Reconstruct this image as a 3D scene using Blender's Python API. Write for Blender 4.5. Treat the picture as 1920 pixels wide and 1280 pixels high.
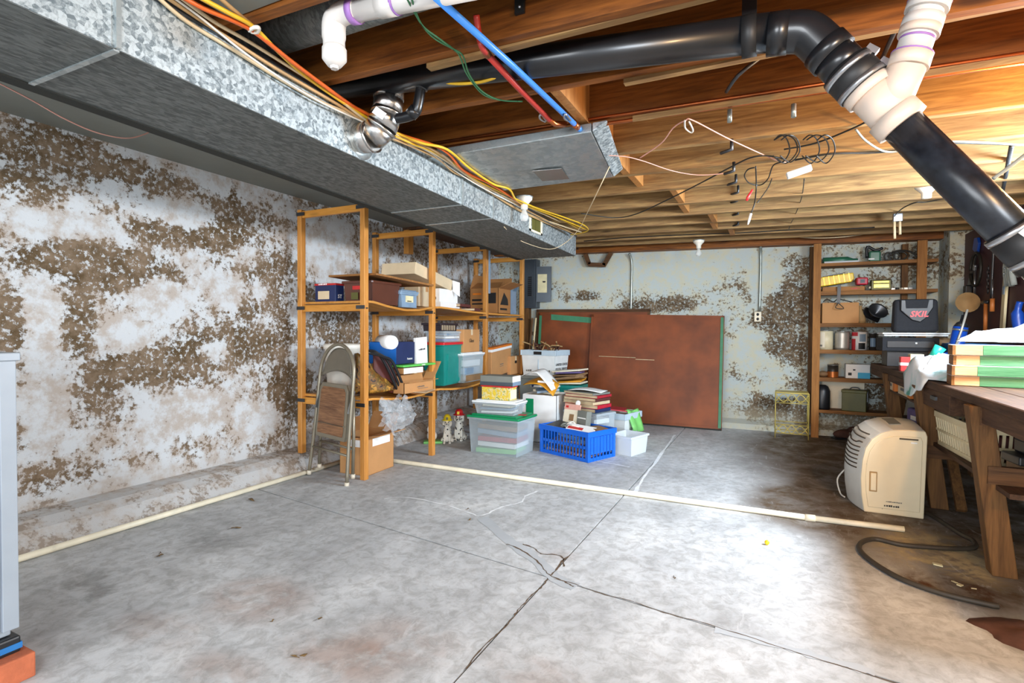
import bpy, bmesh, math, random
from mathutils import Vector, Matrix, Euler
random.seed(7)
D = bpy.data; S = bpy.context.scene; COL = S.collection
for o in list(D.objects): D.objects.remove(o, do_unlink=True)

# ------------------------------------------------------------------ camera
F = 1000.0; YAW = math.radians(26.0); PIT = math.atan(20/1000); CH = 1.08; ROLL = math.radians(.3)
_c, _s = math.cos(YAW), math.sin(YAW)
FW = Vector((-_s*math.cos(PIT), _c*math.cos(PIT), -math.sin(PIT))); _r = Vector((_c, _s, 0)); _u = _r.cross(FW)
RT = _r*math.cos(ROLL)+_u*math.sin(ROLL); UP = -_r*math.sin(ROLL)+_u*math.cos(ROLL); CP = Vector((0, 0, CH))
cam = D.cameras.new('camera'); cam.sensor_width = 36; cam.lens = F/1920*36; cam.clip_start = .02
co = D.objects.new('camera', cam); COL.objects.link(co)
co.matrix_world = Matrix(((RT.x, UP.x, -FW.x, CP.x), (RT.y, UP.y, -FW.y, CP.y), (RT.z, UP.z, -FW.z, CP.z), (0, 0, 0, 1)))
S.camera = co
# ------------------------------------------------------------------ light
W = D.worlds.new('world'); S.world = W; W.use_nodes = True
W.node_tree.nodes['Background'].inputs[0].default_value = (.72, .86, 1, 1)
W.node_tree.nodes['Background'].inputs[1].default_value = .35
def area(name, loc, to, sx, sy, power, col):
    l = D.lights.new(name, 'AREA'); l.shape = 'RECTANGLE'; l.size = sx; l.size_y = sy; l.energy = power; l.color = col
    o = D.objects.new(name, l); COL.objects.link(o); o.location = loc
    o.rotation_euler = (Vector(to)-Vector(loc)).to_track_quat('-Z', 'Y').to_euler()
    return o
area('right_rear_fill', (4.3, -4.6, 1.35), (-1.4, 4.6, .8), 1.9, 1.9, 330, (.80, .90, 1))  # added cool fill from behind right; no doorway stands here
area('rear_fill', (-1.2, -5.2, 1.35), (-1.5, 4.0, .8), 3.6, 1.7, 240, (.90, .95, 1))  # large soft fill added behind the camera, not an actual window
area('side_window_daylight', (1.56, 3.25, 1.67), (-1.5, 3.4, .1), 1.15, .40, 165, (.70, .85, 1))
area('floor_fill_light', (-.7, -.5, 1.97), (-.75, .35, 0), 1.3, .25, 16, (.93, .97, 1))  # added overhead to brighten the near floor; no tube fixture exists
def bulb_light(name, loc, power, col, r=.04):
    l = D.lights.new(name, 'POINT'); l.energy = power; l.color = col; l.shadow_soft_size = r
    o = D.objects.new(name, l); COL.objects.link(o); o.location = loc
bulb_light('ceiling_bulb_light', (1.25, .45, 1.80), 55, (1, .60, .26))
bulb_light('bench_bulb_light', (1.02, 2.35, 1.70), 36, (1, .56, .20))
V = S.view_settings; V.view_transform = 'Standard'; V.look = 'None'; V.gamma = 1; V.use_curve_mapping = False; V.exposure = .48

# ------------------------------------------------------------------ helpers
def ray(x, y): return FW+RT*((x-960)/F)+UP*((640-y)/F)
def at(px_, py_, **k):                       # photograph pixel -> point on the plane x=, y= or z=
    d = ray(px_, py_); (a, v), = k.items(); i = 'xyz'.index(a)
    return CP+d*((v-CP[i])/d[i])
def tag(o, label=None, cat=None, group=None, kind=None):
    if label: o['label'] = label
    if cat: o['category'] = cat
    if group: o['group'] = group
    if kind: o['kind'] = kind
    return o
def thing(name, label, cat, loc=(0, 0, 0), rz=0, group=None, kind=None, rot=None):
    o = D.objects.new(name, None); COL.objects.link(o); o.empty_display_size = .05
    o.location = loc; o.rotation_euler = rot or (0, 0, rz)
    return tag(o, label, cat, group, kind)
class MB:
    def __init__(s): s.v = []; s.f = []; s.sm = []
    def add(s, vs, fs, sm=False):
        n = len(s.v); s.v += [tuple(p) for p in vs]; s.f += [tuple(i+n for i in f) for f in fs]; s.sm += [sm]*len(fs); return s
    def hexa(s, p, sm=False):                # 8 points: bottom ring ccw, top ring ccw
        return s.add(p, [(3, 2, 1, 0), (4, 5, 6, 7), (0, 1, 5, 4), (1, 2, 6, 5), (2, 3, 7, 6), (3, 0, 4, 7)], sm)
    def b3(s, x0, x1, y0, y1, z0, z1):
        return s.hexa([(x0, y0, z0), (x1, y0, z0), (x1, y1, z0), (x0, y1, z0), (x0, y0, z1), (x1, y0, z1), (x1, y1, z1), (x0, y1, z1)])
    def box(s, c, d, rot=(0, 0, 0)):
        m = Euler(rot).to_matrix(); c = Vector(c)
        return s.hexa([c+m @ Vector((a*d[0]/2, b*d[1]/2, e*d[2]/2)) for e in (-1, 1) for a, b in ((-1, -1), (1, -1), (1, 1), (-1, 1))])
    def frus(s, w0, d0, w1, d1, z0, z1, cx=0, cy=0):
        return s.hexa([(cx+a*w/2, cy+b*d/2, z) for w, d, z in ((w0, d0, z0), (w1, d1, z1)) for a, b in ((-1, -1), (1, -1), (1, 1), (-1, 1))])
    def bar(s, p0, p1, a, b, up=(0, 0, 1)):  # rectangular bar between two points; a across, b along up
        p0, p1 = Vector(p0), Vector(p1); d = (p1-p0).normalized(); x = d.cross(Vector(up))
        if x.length < 1e-4: x = d.cross(Vector((0, 1, 0)))
        x.normalize(); y = x.cross(d)
        return s.hexa([p+x*i*a/2+y*j*b/2 for p in (p0, p1) for i, j in ((-1, -1), (1, -1), (1, 1), (-1, 1))])
    def tube(s, pts, r, n=8, closed=False, sm=True):
        pts = [Vector(p) for p in pts]; N = len(pts); rs = r if isinstance(r, (list, tuple)) else [r]*N
        vs = []; fs = []; x = None
        for i, p in enumerate(pts):
            t = (pts[(i+1) % N]-pts[i-1]) if closed else (pts[min(i+1, N-1)]-pts[max(i-1, 0)])
            if t.length < 1e-9: t = Vector((0, 0, 1))
            t.normalize()
            if x is None:
                x = t.cross(Vector((0, 0, 1)))
                if x.length < .05: x = t.cross(Vector((0, 1, 0)))
            x = (x-t*x.dot(t)).normalized(); y = t.cross(x)
            vs += [p+(x*math.cos(2*math.pi*k/n)+y*math.sin(2*math.pi*k/n))*rs[i] for k in range(n)]
        for i in range(N if closed else N-1):
            j = (i+1) % N
            fs += [(i*n+k, i*n+(k+1) % n, j*n+(k+1) % n, j*n+k) for k in range(n)]
        if not closed: fs += [tuple(range(n-1, -1, -1)), tuple((N-1)*n+k for k in range(n))]
        return s.add(vs, fs, sm)
    def cyl(s, p0, p1, r0, r1=None, n=16, sm=False):
        m = MB().tube([p0, p1], [r0, r0 if r1 is None else r1], n)
        k = len(s.f); s.add(m.v, m.f, True); s.sm[-2:] = [False, False]; return s
    def lathe(s, prof, c=(0, 0, 0), n=20, R=None, sm=True, sy=1):
        c = Vector(c); R = R or Matrix.Identity(3); vs = []; fs = []
        for r, z in prof: vs += [c+R @ Vector((r*math.cos(2*math.pi*k/n), sy*r*math.sin(2*math.pi*k/n), z)) for k in range(n)]
        for i in range(len(prof)-1): fs += [(i*n+k, i*n+(k+1) % n, (i+1)*n+(k+1) % n, (i+1)*n+k) for k in range(n)]
        if prof[0][0] > 1e-6: fs.append(tuple(range(n-1, -1, -1)))
        if prof[-1][0] > 1e-6: fs.append(tuple((len(prof)-1)*n+k for k in range(n)))
        return s.add(vs, fs, sm)
    def prism(s, poly, lo, hi, ax='y'):      # poly in the other two axes, ccw seen from +ax
        def P(a, b, h): return {'x': (h, a, b), 'y': (a, h, b), 'z': (a, b, h)}[ax]
        n = len(poly)
        vs = [P(a, b, lo) for a, b in poly]+[P(a, b, hi) for a, b in poly]
        return s.add(vs, [tuple(range(n)), tuple(range(2*n-1, n-1, -1))]+[(i, n+i, n+(i+1) % n, (i+1) % n) for i in range(n)])
    def grid(s, fn, nu, nv, sm=True):
        vs = [fn(i/nu, j/nv) for j in range(nv+1) for i in range(nu+1)]
        return s.add(vs, [(j*(nu+1)+i, j*(nu+1)+i+1, (j+1)*(nu+1)+i+1, (j+1)*(nu+1)+i) for j in range(nv) for i in range(nu)], sm)
    def ell(s, c, r, n=12, m=8, rot=(0, 0, 0)):
        R = Euler(rot).to_matrix() @ Matrix.Diagonal(Vector(r))
        return s.lathe([(math.sin(math.pi*i/m), -math.cos(math.pi*i/m)) for i in range(m+1)], c, n, R)
    def build(s, name, mat, parent=None, bev=0, seg=2, origin=None, solid=0, sub=0, wire=0, remesh=0):
        me = D.meshes.new(name); og = Vector(origin) if origin is not None else Vector((0, 0, 0))
        me.from_pydata([tuple(Vector(p)-og) for p in s.v], [], s.f); me.polygons.foreach_set('use_smooth', s.sm)
        bm = bmesh.new(); bm.from_mesh(me); bmesh.ops.recalc_face_normals(bm, faces=bm.faces); bm.to_mesh(me); bm.free()
        o = D.objects.new(name, me); COL.objects.link(o); o.location = og
        for m_ in (mat if isinstance(mat, (list, tuple)) else [mat]): me.materials.append(m_)
        if parent: o.parent = parent
        if solid: md = o.modifiers.new('s', 'SOLIDIFY'); md.thickness = solid; md.offset = 0
        if wire: md = o.modifiers.new('w', 'WIREFRAME'); md.thickness = wire
        if remesh: md = o.modifiers.new('r', 'REMESH'); md.mode = 'VOXEL'; md.voxel_size = remesh; md.use_smooth_shade = True
        if bev: md = o.modifiers.new('b', 'BEVEL'); md.width = bev; md.segments = seg; md.limit_method = 'ANGLE'; md.angle_limit = .6; md.harden_normals = False
        if sub: md = o.modifiers.new('u', 'SUBSURF'); md.levels = md.render_levels = sub
        return o
def spline(pts, n=6, closed=False):
    pts = [Vector(p) for p in pts]; N = len(pts); out = []
    g = (lambda i: pts[i % N]) if closed else (lambda i: pts[max(0, min(N-1, i))])
    for i in range(N if closed else N-1):
        a, b, c, d = g(i-1), g(i), g(i+1), g(i+2)
        for k in range(n):
            t = k/n
            out.append(.5*((2*b)+(c-a)*t+(2*a-5*b+4*c-d)*t*t+(3*b-a-3*c+d)*t**3))
    if not closed: out.append(pts[-1])
    return out
def cable(name, label, cat, pts, r, mat, group=None, n=6, k=6, sm=True):
    p = spline(pts, k) if sm else [Vector(q) for q in pts]
    return tag(MB().tube(p, r, n).build(name, mat, origin=p[0]), label, cat, group)
def text(s_, size, mat, parent, loc, right=(1, 0, 0), up=(0, 0, 1), name='lettering', ax='CENTER', bold=0, shear=0, sx=1):
    cu = D.curves.new(name, 'FONT'); cu.body = s_; cu.size = size; cu.align_x = ax; cu.align_y = 'CENTER'; cu.extrude = .0006; cu.offset = bold*size; cu.shear = shear; cu.resolution_u = 2
    t = D.objects.new(name, cu); me = D.meshes.new_from_object(t); D.objects.remove(t)
    o = D.objects.new(name, me); COL.objects.link(o); me.materials.append(mat)
    r = Vector(right).normalized(); u = Vector(up).normalized(); n = r.cross(u); L = Vector(loc)+n*.0015
    o.parent = parent
    o.matrix_local = Matrix(((r.x*sx, u.x, n.x, L.x), (r.y*sx, u.y, n.y, L.y), (r.z*sx, u.z, n.z, L.z), (0, 0, 0, 1)))
    return o

def marks(n, size, mat, parent, loc, right=(1, 0, 0), up=(0, 0, 1)):   # a line of print too small to read
    r = Vector(right).normalized(); u = Vector(up).normalized(); k = r.cross(u); L = Vector(loc)+k*.001; mb = MB(); x = -n*size*.4
    for i in range(n):
        w = size*(.45+.2*((i*7) % 3)/2); h = size*(.55+.25*((i*5) % 4)/3)
        mb.hexa([L+r*(x+a)+u*(b-size*.35)+k*c for c in (0, .0008) for a, b in ((0, 0), (w, 0), (w, h), (0, h))]); x += size*.8
    return mb.build('print', mat, parent)

# ------------------------------------------------------------------ materials
def hx(h):
    h = h.lstrip('#'); return tuple(((c/12.92) if c <= .04045 else ((c+.055)/1.055)**2.4) for c in (int(h[i:i+2], 16)/255 for i in (0, 2, 4)))+(1,)
def _new(name):
    m = D.materials.new(name); m.use_nodes = True; nt = m.node_tree; b = nt.nodes['Principled BSDF']; return m, nt, b
class NT:
    def __init__(s, nt): s.t = nt
    def n(s, typ, **k):
        nd = s.t.nodes.new('ShaderNode'+typ)
        for a, v in k.items(): setattr(nd, a, v)
        return nd
    def l(s, a, b): s.t.links.new(a, b)
    def coord(s, scale=(1, 1, 1), kind='Object'):
        c = s.n('TexCoord'); mp = s.n('Mapping'); mp.inputs['Scale'].default_value = scale; s.l(c.outputs[kind], mp.inputs[0]); return mp.outputs[0]
    def noise(s, vec, scale, detail=4, rough=.55, dist=0):
        nd = s.n('TexNoise'); s.l(vec, nd.inputs['Vector']); nd.inputs['Scale'].default_value = scale; nd.inputs['Detail'].default_value = detail; nd.inputs['Roughness'].default_value = rough; nd.inputs['Distortion'].default_value = dist; return nd.outputs['Fac']
    def math(s, op, a, b=None, clamp=False):
        nd = s.n('Math', operation=op, use_clamp=clamp)
        for i, v in enumerate((a, b)):
            if v is None: continue
            if isinstance(v, (int, float)): nd.inputs[i].default_value = v
            else: s.l(v, nd.inputs[i])
        return nd.outputs[0]
    def ramp(s, fac, stops):
        r = s.n('ValToRGB'); e = r.color_ramp.elements
        while len(e) < len(stops): e.new(.5)
        for i, (p, c) in enumerate(stops): e[i].position = p; e[i].color = c if isinstance(c, tuple) else hx(c)
        s.l(fac, r.inputs[0]); return r.outputs[0]
    def rng(s, v, a, b, c=0, d=1, smooth=True):
        m = s.n('MapRange', interpolation_type='SMOOTHSTEP' if smooth else 'LINEAR'); s.l(v, m.inputs[0])
        for i, q in enumerate((a, b, c, d)): m.inputs[i+1].default_value = q
        return m.outputs[0]
    def mix(s, fac, a, b, mode='MIX'):
        m = s.n('Mix', data_type='RGBA', blend_type=mode)
        if isinstance(fac, (int, float)): m.inputs[0].default_value = fac
        else: s.l(fac, m.inputs[0])
        for i, v in ((6, a), (7, b)):
            if isinstance(v, tuple): m.inputs[i].default_value = v
            else: s.l(v, m.inputs[i])
        return m.outputs[2]
    def bump(s, h, b, strength=.3, dist=.01):
        n = s.n('Bump'); n.inputs['Strength'].default_value = strength; n.inputs['Distance'].default_value = dist
        s.l(h, n.inputs['Height']); s.l(n.outputs[0], b.inputs['Normal'])
    def blobs(s, vec, lst):                  # sum of soft ellipses (cx,cy,cz,rx,ry,rz,weight) at fixed places of the surface
        acc = None
        for c, r, w in lst:
            a = s.n('VectorMath', operation='SUBTRACT'); s.l(vec, a.inputs[0]); a.inputs[1].default_value = c
            d = s.n('VectorMath', operation='DIVIDE'); s.l(a.outputs[0], d.inputs[0]); d.inputs[1].default_value = r
            e = s.n('VectorMath', operation='LENGTH'); s.l(d.outputs[0], e.inputs[0])
            v = s.rng(e.outputs['Value'], 1, .35, 0, w)
            acc = v if acc is None else s.math('ADD', acc, v)
        return acc
M = {}
def plain(name, col, rough=.6, metal=0, var=.12, scale=12, bump=0, bscale=80, spec=.5, coat=0, dirt=0):
    m, nt, b = _new(name); N = NT(nt); c = hx(col)
    v = N.coord(); f = N.noise(v, scale, 3)
    lo = tuple(x*(1-var) for x in c[:3])+(1,); hi = tuple(min(1, x*(1+var)) for x in c[:3])+(1,)
    colr = N.ramp(f, [(.3, lo), (.7, hi)])
    if dirt: colr = N.mix(N.rng(N.noise(v, 5, 6, .7), .5, .75, 0, dirt), colr, hx('#4a3a2c'))
    N.l(colr, b.inputs['Base Color'])
    b.inputs['Roughness'].default_value = rough; b.inputs['Metallic'].default_value = metal; b.inputs['Specular IOR Level'].default_value = spec
    if coat: b.inputs['Coat Weight'].default_value = coat; b.inputs['Coat Roughness'].default_value = .15
    if bump: N.bump(N.noise(v, bscale, 3), b, bump, .005)
    M[name] = m; return m
def wood(name, dark, light, grain='x', scale=1.0, rough=.65, dist=1.2, knots=.0, mid=None):
    m, nt, b = _new(name); N = NT(nt)
    sc = {'x': (1.2, 16, 16), 'y': (16, 1.2, 16), 'z': (16, 16, 1.2)}[grain]
    c = N.n('TexCoord'); oi = N.n('ObjectInfo'); ad = N.n('VectorMath', operation='ADD'); ml = N.n('VectorMath', operation='SCALE')
    cb = N.n('CombineXYZ'); [N.l(oi.outputs['Random'], cb.inputs[i]) for i in range(3)]; N.l(cb.outputs[0], ml.inputs[0]); ml.inputs['Scale'].default_value = 37
    N.l(c.outputs['Object'], ad.inputs[0]); N.l(ml.outputs[0], ad.inputs[1])
    mp = N.n('Mapping'); mp.inputs['Scale'].default_value = tuple(q*scale for q in sc); N.l(ad.outputs[0], mp.inputs[0])
    f = N.noise(mp.outputs[0], 1.6, 5, .6, dist); g = N.noise(mp.outputs[0], 9, 3, .5, .4)
    h = N.math('ADD', N.math('MULTIPLY', f, .75), N.math('MULTIPLY', g, .25))
    st = [(.33, dark), (.66, light)] if not mid else [(.3, dark), (.48, mid), (.68, light)]
    col = N.ramp(h, st)
    br = N.rng(oi.outputs['Random'], 0, 1, .82, 1.12, False); hs = N.n('HueSaturation'); N.l(br, hs.inputs['Value']); N.l(col, hs.inputs['Color']); col = hs.outputs[0]
    if knots:
        v = N.n('TexVoronoi'); mp2 = N.n('Mapping'); mp2.inputs['Scale'].default_value = {'x': (1.3, 5, 5), 'y': (5, 1.3, 5), 'z': (5, 5, 1.3)}[grain]; N.l(ad.outputs[0], mp2.inputs[0]); N.l(mp2.outputs[0], v.inputs['Vector']); v.inputs['Scale'].default_value = 1.3
        col = N.mix(N.rng(v.outputs['Distance'], .14, .05, 0, knots), col, hx('#2c1608'))
    N.l(col, b.inputs['Base Color']); b.inputs['Roughness'].default_value = rough; b.inputs['Specular IOR Level'].default_value = .35
    N.bump(h, b, .25, .003); M[name] = m; return m
def galv(name, lo, hi, scale=55, rough=.42, metal=.75, st=(1, 1, 1)):
    m, nt, b = _new(name); N = NT(nt); v = N.coord(st)
    f = N.noise(v, scale, 5, .75, .8); vo = N.n('TexVoronoi'); N.l(v, vo.inputs['Vector']); vo.inputs['Scale'].default_value = scale*1.1
    g = N.n('SeparateColor'); N.l(vo.outputs['Color'], g.inputs[0])
    k = N.math('ADD', N.math('MULTIPLY', f, .72), N.math('MULTIPLY', g.outputs[0], .28))
    N.l(N.ramp(k, [(.36, lo), (.62, hi)]), b.inputs['Base Color']); b.inputs['Metallic'].default_value = metal
    N.l(N.rng(k, .3, .7, rough+.08, rough-.1), b.inputs['Roughness']); M[name] = m; return m
def clear(name, col, fac=.38, rough=.25):
    m, nt, b = _new(name); N = NT(nt); b.inputs['Base Color'].default_value = hx(col); b.inputs['Roughness'].default_value = rough
    t = N.n('BsdfTransparent'); mx = N.n('MixShader'); out = nt.nodes['Material Output']
    t.inputs[0].default_value = (.95, .97, .98, 1)
    lw = N.n('LayerWeight'); lw.inputs[0].default_value = .25
    fa = N.math('ADD', N.math('MULTIPLY', lw.outputs['Facing'], .35), fac, True)
    N.l(fa, mx.inputs[0]); N.l(t.outputs[0], mx.inputs[1]); N.l(b.outputs[0], mx.inputs[2]); N.l(mx.outputs[0], out.inputs[0]); M[name] = m; return m
def patchy(name, cols, scale=14, rough=.5, thr=(.35, .45, .55, .65), detail=2):
    m, nt, b = _new(name); N = NT(nt); v = N.coord(); f = N.noise(v, scale, detail, .5, .6)
    r = N.ramp(f, [(thr[i], c) for i, c in enumerate(cols)]); N.l(r, b.inputs['Base Color']); b.inputs['Roughness'].default_value = rough; M[name] = m; return m
def spots(name, base, spot, scale, cut=.32, rough=.5):
    m, nt, b = _new(name); N = NT(nt); v = N.coord(); vo = N.n('TexVoronoi'); N.l(v, vo.inputs['Vector']); vo.inputs['Scale'].default_value = scale
    N.l(N.mix(N.rng(vo.outputs['Distance'], cut, cut*.8), hx(base), hx(spot)), b.inputs['Base Color']); b.inputs['Roughness'].default_value = rough; M[name] = m; return m

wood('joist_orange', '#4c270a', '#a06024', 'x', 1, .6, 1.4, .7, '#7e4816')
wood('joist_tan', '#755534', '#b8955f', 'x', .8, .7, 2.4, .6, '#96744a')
wood('deck', '#3f2814', '#6d4a28', 'y'); wood('block_wood', '#a5672e', '#cf9454', 'z')
wood('pine_z', '#b4722c', '#d99a50', 'z', 1, .45, 1.0, .55); wood('pine_x', '#b87626', '#db9a48', 'x', 1, .45, 1.0, .3); wood('pine_y', '#bd7a2c', '#dc9e50', 'y', 1, .45, 1.0, .3)
wood('old_wood_x', '#3a2617', '#6d4a2c', 'x', 1, .75); wood('old_wood_y', '#38251a', '#664730', 'y', 1, .75); wood('old_wood_z', '#4a3018', '#7d5730', 'z', 1, .75)
wood('shelf_wood_x', '#6b4320', '#9a6a38', 'x', 1, .7); wood('shelf_wood_z', '#7d5026', '#ab753c', 'z', 1, .7)
plain('red_ply', '#7c3c14', .55, 0, .36, 3.2, .15, 30); wood('chair_ply', '#5d3a24', '#9a6f4c', 'x', 1.6, .4, 2.4)
wood('pale_wood', '#c8b488', '#e6d8b0', 'z', 1, .6); wood('plank_end', '#6a4420', '#a06a30', 'y', 1.5, .7)
wood('plank_bare', '#b07848', '#e2b888', 'x', 1, .6); wood('plank_green', '#3d7448', '#6a9c70', 'x', 1.2, .5)
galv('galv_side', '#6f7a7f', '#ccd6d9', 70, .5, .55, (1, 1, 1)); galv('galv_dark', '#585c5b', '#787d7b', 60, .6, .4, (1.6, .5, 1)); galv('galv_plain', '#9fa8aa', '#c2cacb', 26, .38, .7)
plain('shiny_metal', '#c9c6c2', .27, 1, .08, 5); plain('steel', '#a3a19a', .35, .9, .1); plain('dark_steel', '#55575a', .4, .8); plain('strap_metal', '#b9bcc0', .3, .9)
plain('black_gap', '#22241f', .8); plain('panel_gray', '#83867f', .6, .25, .06, 4)
plain('pvc_white', '#d2cdc7', .35, 0, .03, 6); plain('pvc_pink', '#d6c4b4', .45, 0, .04, 8); plain('primer_purple', '#9a6fb4', .5); plain('abs_black', '#17181b', .32, 0, .3, 9, 0, 80, .5, .2)
plain('rubber_black', '#1d1d1e', .5); plain('pex_blue', '#3f86d8', .35, 0, .05); plain('pex_red', '#a83028', .4, 0, .08); plain('copper', '#b5663a', .32, .9, .15)
plain('cab_yellow', '#e3b42a', .45); plain('cab_orange', '#d8601c', .45); plain('cab_beige', '#d8c19a', .5); plain('cab_tan', '#c09a68', .5); plain('cab_green', '#3c7a50', .5); plain('cab_pink', '#d8a090', .6); plain('cab_black', '#26241f', .5); plain('cab_white', '#e6e0d4', .5); plain('cab_gray', '#8a8f88', .5)
plain('porcelain', '#efe9da', .3, 0, .03); clear('bulb_glass', '#f4f4f0', .35, .1); plain('brass', '#b98f45', .3, .9)
plain('cardboard', '#c08c58', .8, 0, .07, 7, .1); plain('cardboard_dark', '#a4713f', .8, 0, .08, 7, .1); plain('cardboard_pale', '#d9c3a0', .8, 0, .08, 7, .1); plain('cardboard_in', '#8f6338', .85)
plain('paper_white', '#f0efec', .7, 0, .03); plain('paper_cream', '#e6dcc4', .7, 0, .05); plain('ink', '#1c1b1b', .6); plain('ink_gray', '#6a6862', .6); plain('navy', '#1d2b56', .5); plain('red_ink', '#c02a28', .5)
plain('blue_box', '#0e63b8', .4); plain('game_green', '#62c455', .45); plain('teal', '#12867c', .4, 0, .06); plain('red_lid', '#d3262e', .35); plain('brown_plastic', '#5a3326', .28, 0, .08); plain('blue_gray', '#7e95ab', .4)
clear('clear_plastic', '#dfe6ea', .16); clear('clear_tub', '#d3dde2', .2, .3); clear('frost', '#e6ebee', .6, .4); plain('lid_white', '#eef1f2', .35, 0, .03); plain('lid_green', '#0f8a57', .35, 0, .06); plain('crate_blue', '#0f62d0', .35, 0, .06); plain('dark_basket', '#2c2228', .5); clear('bag_clear', '#eceef0', .22, .12)
plain('black_plastic', '#1b1c1f', .4); plain('black_fabric', '#24262b', .85, 0, .15, 60, .3, 300); plain('chair_tan', '#8d8472', .35, .5, .06); plain('chair_gray', '#7c7466', .4, .4, .06); plain('foot_cap', '#d2c7b2', .5)
patchy('camo', ['#2a1c14', '#8a5a20', '#5a4a22', '#c08a38'], 22); patchy('floral', ['#e6c93a', '#d9b936', '#e9dca8', '#8f9a4a'], 38, .45); patchy('magazine', ['#3a3a40', '#d8d0c8', '#b04038', '#f0ece4'], 30)
plain('bucket_white', '#e9e4d8', .45, 0, .05); plain('dehum_cream', '#e6d5b2', .4, 0, .05, 5); plain('dehum_white', '#dcd9cf', .45, 0, .04); plain('slot_dark', '#4b3f30', .8); plain('pvc_old', '#e6ddc4', .45, 0, .12, 6, 0, 80, .5, 0, .25); plain('hose', '#3a3228', .6, 0, .2)
plain('furnace_gray', '#9ba3ab', .45, .2, .03); plain('brick_red', '#b4613f', .85, 0, .15, 20, .4); plain('blue_pad', '#1f6aa8', .6); plain('rust', '#5a3a2e', .8, .3, .3)
plain('panel_box', '#4c545c', .45, .3, .06); plain('label_cream', '#ddd3a8', .7); plain('outlet', '#e9dfc6', .4); plain('conduit', '#9aa09a', .35, .7); plain('green_paint', '#3f7f5c', .55, 0, .12); plain('wire_yellow', '#c8b45e', .45, .2); plain('peg_board', '#46262a', .6, 0, .12, 3)
plain('yellow_plastic', '#f2c81a', .4); plain('red_plastic', '#b81e34', .4); plain('gold', '#b59a3a', .3, .8); plain('gold_frame', '#4a4420', .4, .5); plain('bottle_green', '#2f6a50', .3); plain('olive', '#5d5a28', .5, 0, .12); plain('can_cream', '#dfd2ae', .4); plain('can_gray', '#b4aea2', .35, .4); plain('can_dark', '#3a342e', .4); plain('can_red', '#c03038', .4); plain('lid_metal', '#b8b8b4', .3, .8); plain('copper_can', '#b8692f', .35, .5)
plain('cyan_blue', '#3aa8cc', .5); plain('orange_box', '#e07a1c', .5); plain('purple', '#5a4a78', .6); plain('teal_cup', '#2aa890', .35); plain('blue_deep', '#123f96', .35); plain('blue_bin', '#1f6fb0', .45); plain('cloth_white', '#eceef0', .85, 0, .04); patchy('cloth_teal', ['#f2f4f4', '#eef2f2', '#cfe3e0', '#5aa08e'], 7, .7, (.3, .5, .6, .7)); plain('basket_cream', '#e9d9b0', .45, 0, .05); plain('green_pad', '#7ac46a', .5); plain('envelope', '#d8951f', .6); plain('kraft', '#8a6a48', .7); plain('book_red', '#a82330', .5); plain('book_pages', '#c8b490', .8); plain('maroon_book', '#5a2a26', .6); plain('tote_white', '#dfe3e2', .45, 0, .05); plain('tote_blue', '#b9cbd6', .45, 0, .05); plain('straw', '#a8875a', .8); plain('hat_yellow', '#e8d02a', .35); plain('hat_red', '#c21f24', .35); spots('dalmatian', '#ece7da', '#26231f', 34, .30); plain('leaf', '#6a5230', .9); plain('glove', '#8f938c', .8); plain('orange_wood', '#c4763a', .5)
# ------------------------------------------------------------------ setting: floor, walls, ceiling
XL, XR, YB, YN = -3.40, 1.60, 6.55, -2.6
def pxblob(px_, py_, rx, ry, w, **pl):       # an ellipse seen on a wall or the floor -> its centre and radii on that surface
    c = at(px_, py_, **pl); a = at(px_+rx, py_, **pl); b = at(px_, py_-ry, **pl)
    r = [max(abs(a[i]-c[i]), abs(b[i]-c[i]), .02) for i in range(3)]
    r['xyz'.index(list(pl)[0])] = 50.0
    return (tuple(c), tuple(r), w)
def concrete_wall(name, blobs, white, pale, brown, dark, low, stripe, ncut=.5):
    m, nt, b = _new(name); N = NT(nt); v = N.coord()
    n1 = N.noise(v, 2.2, 8, .62, .25); n2 = N.noise(N.coord(stripe), 1.6, 7, .66, .3); n3 = N.noise(v, 38, 4, .7); n4 = N.noise(v, 9, 6, .68)
    f = N.math('ADD', N.math('MULTIPLY', n1, .45), N.math('MULTIPLY', n2, .55))
    f = N.math('ADD', f, N.blobs(v, blobs))
    f = N.math('ADD', f, N.math('MULTIPLY', N.math('SUBTRACT', n3, .5), .75)); f = N.math('ADD', f, N.math('MULTIPLY', N.math('SUBTRACT', n4, .5), .75))
    base = N.mix(N.rng(n4, .4, .62), hx(white), hx(pale))
    bc = N.mix(N.rng(n4, .36, .66), hx(dark), hx(brown))
    edge = N.rng(f, ncut-.05, ncut+.08)
    col = N.mix(edge, base, bc)
    col = N.mix(N.rng(n3, .64, .72, 0, .55), col, hx(dark)); col = N.mix(N.math('MULTIPLY', N.rng(n3, .47, .37, 0, .85), edge), col, hx(white))
    z = N.n('SeparateXYZ'); N.l(v, z.inputs[0])
    zz = N.math('ADD', z.outputs[2], N.math('MULTIPLY', N.math('SUBTRACT', n1, .5), .25))
    col = N.mix(N.rng(zz, .3, .12, 0, .45), col, N.mix(n4, hx(low), hx(pale)))
    N.l(col, b.inputs['Base Color']); b.inputs['Roughness'].default_value = .9; b.inputs['Specular IOR Level'].default_value = .2
    N.bump(n3, b, .35, .006)
    M[name] = m; return m
L = dict(x=XL)
br, wh = .15, -.2
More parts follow.
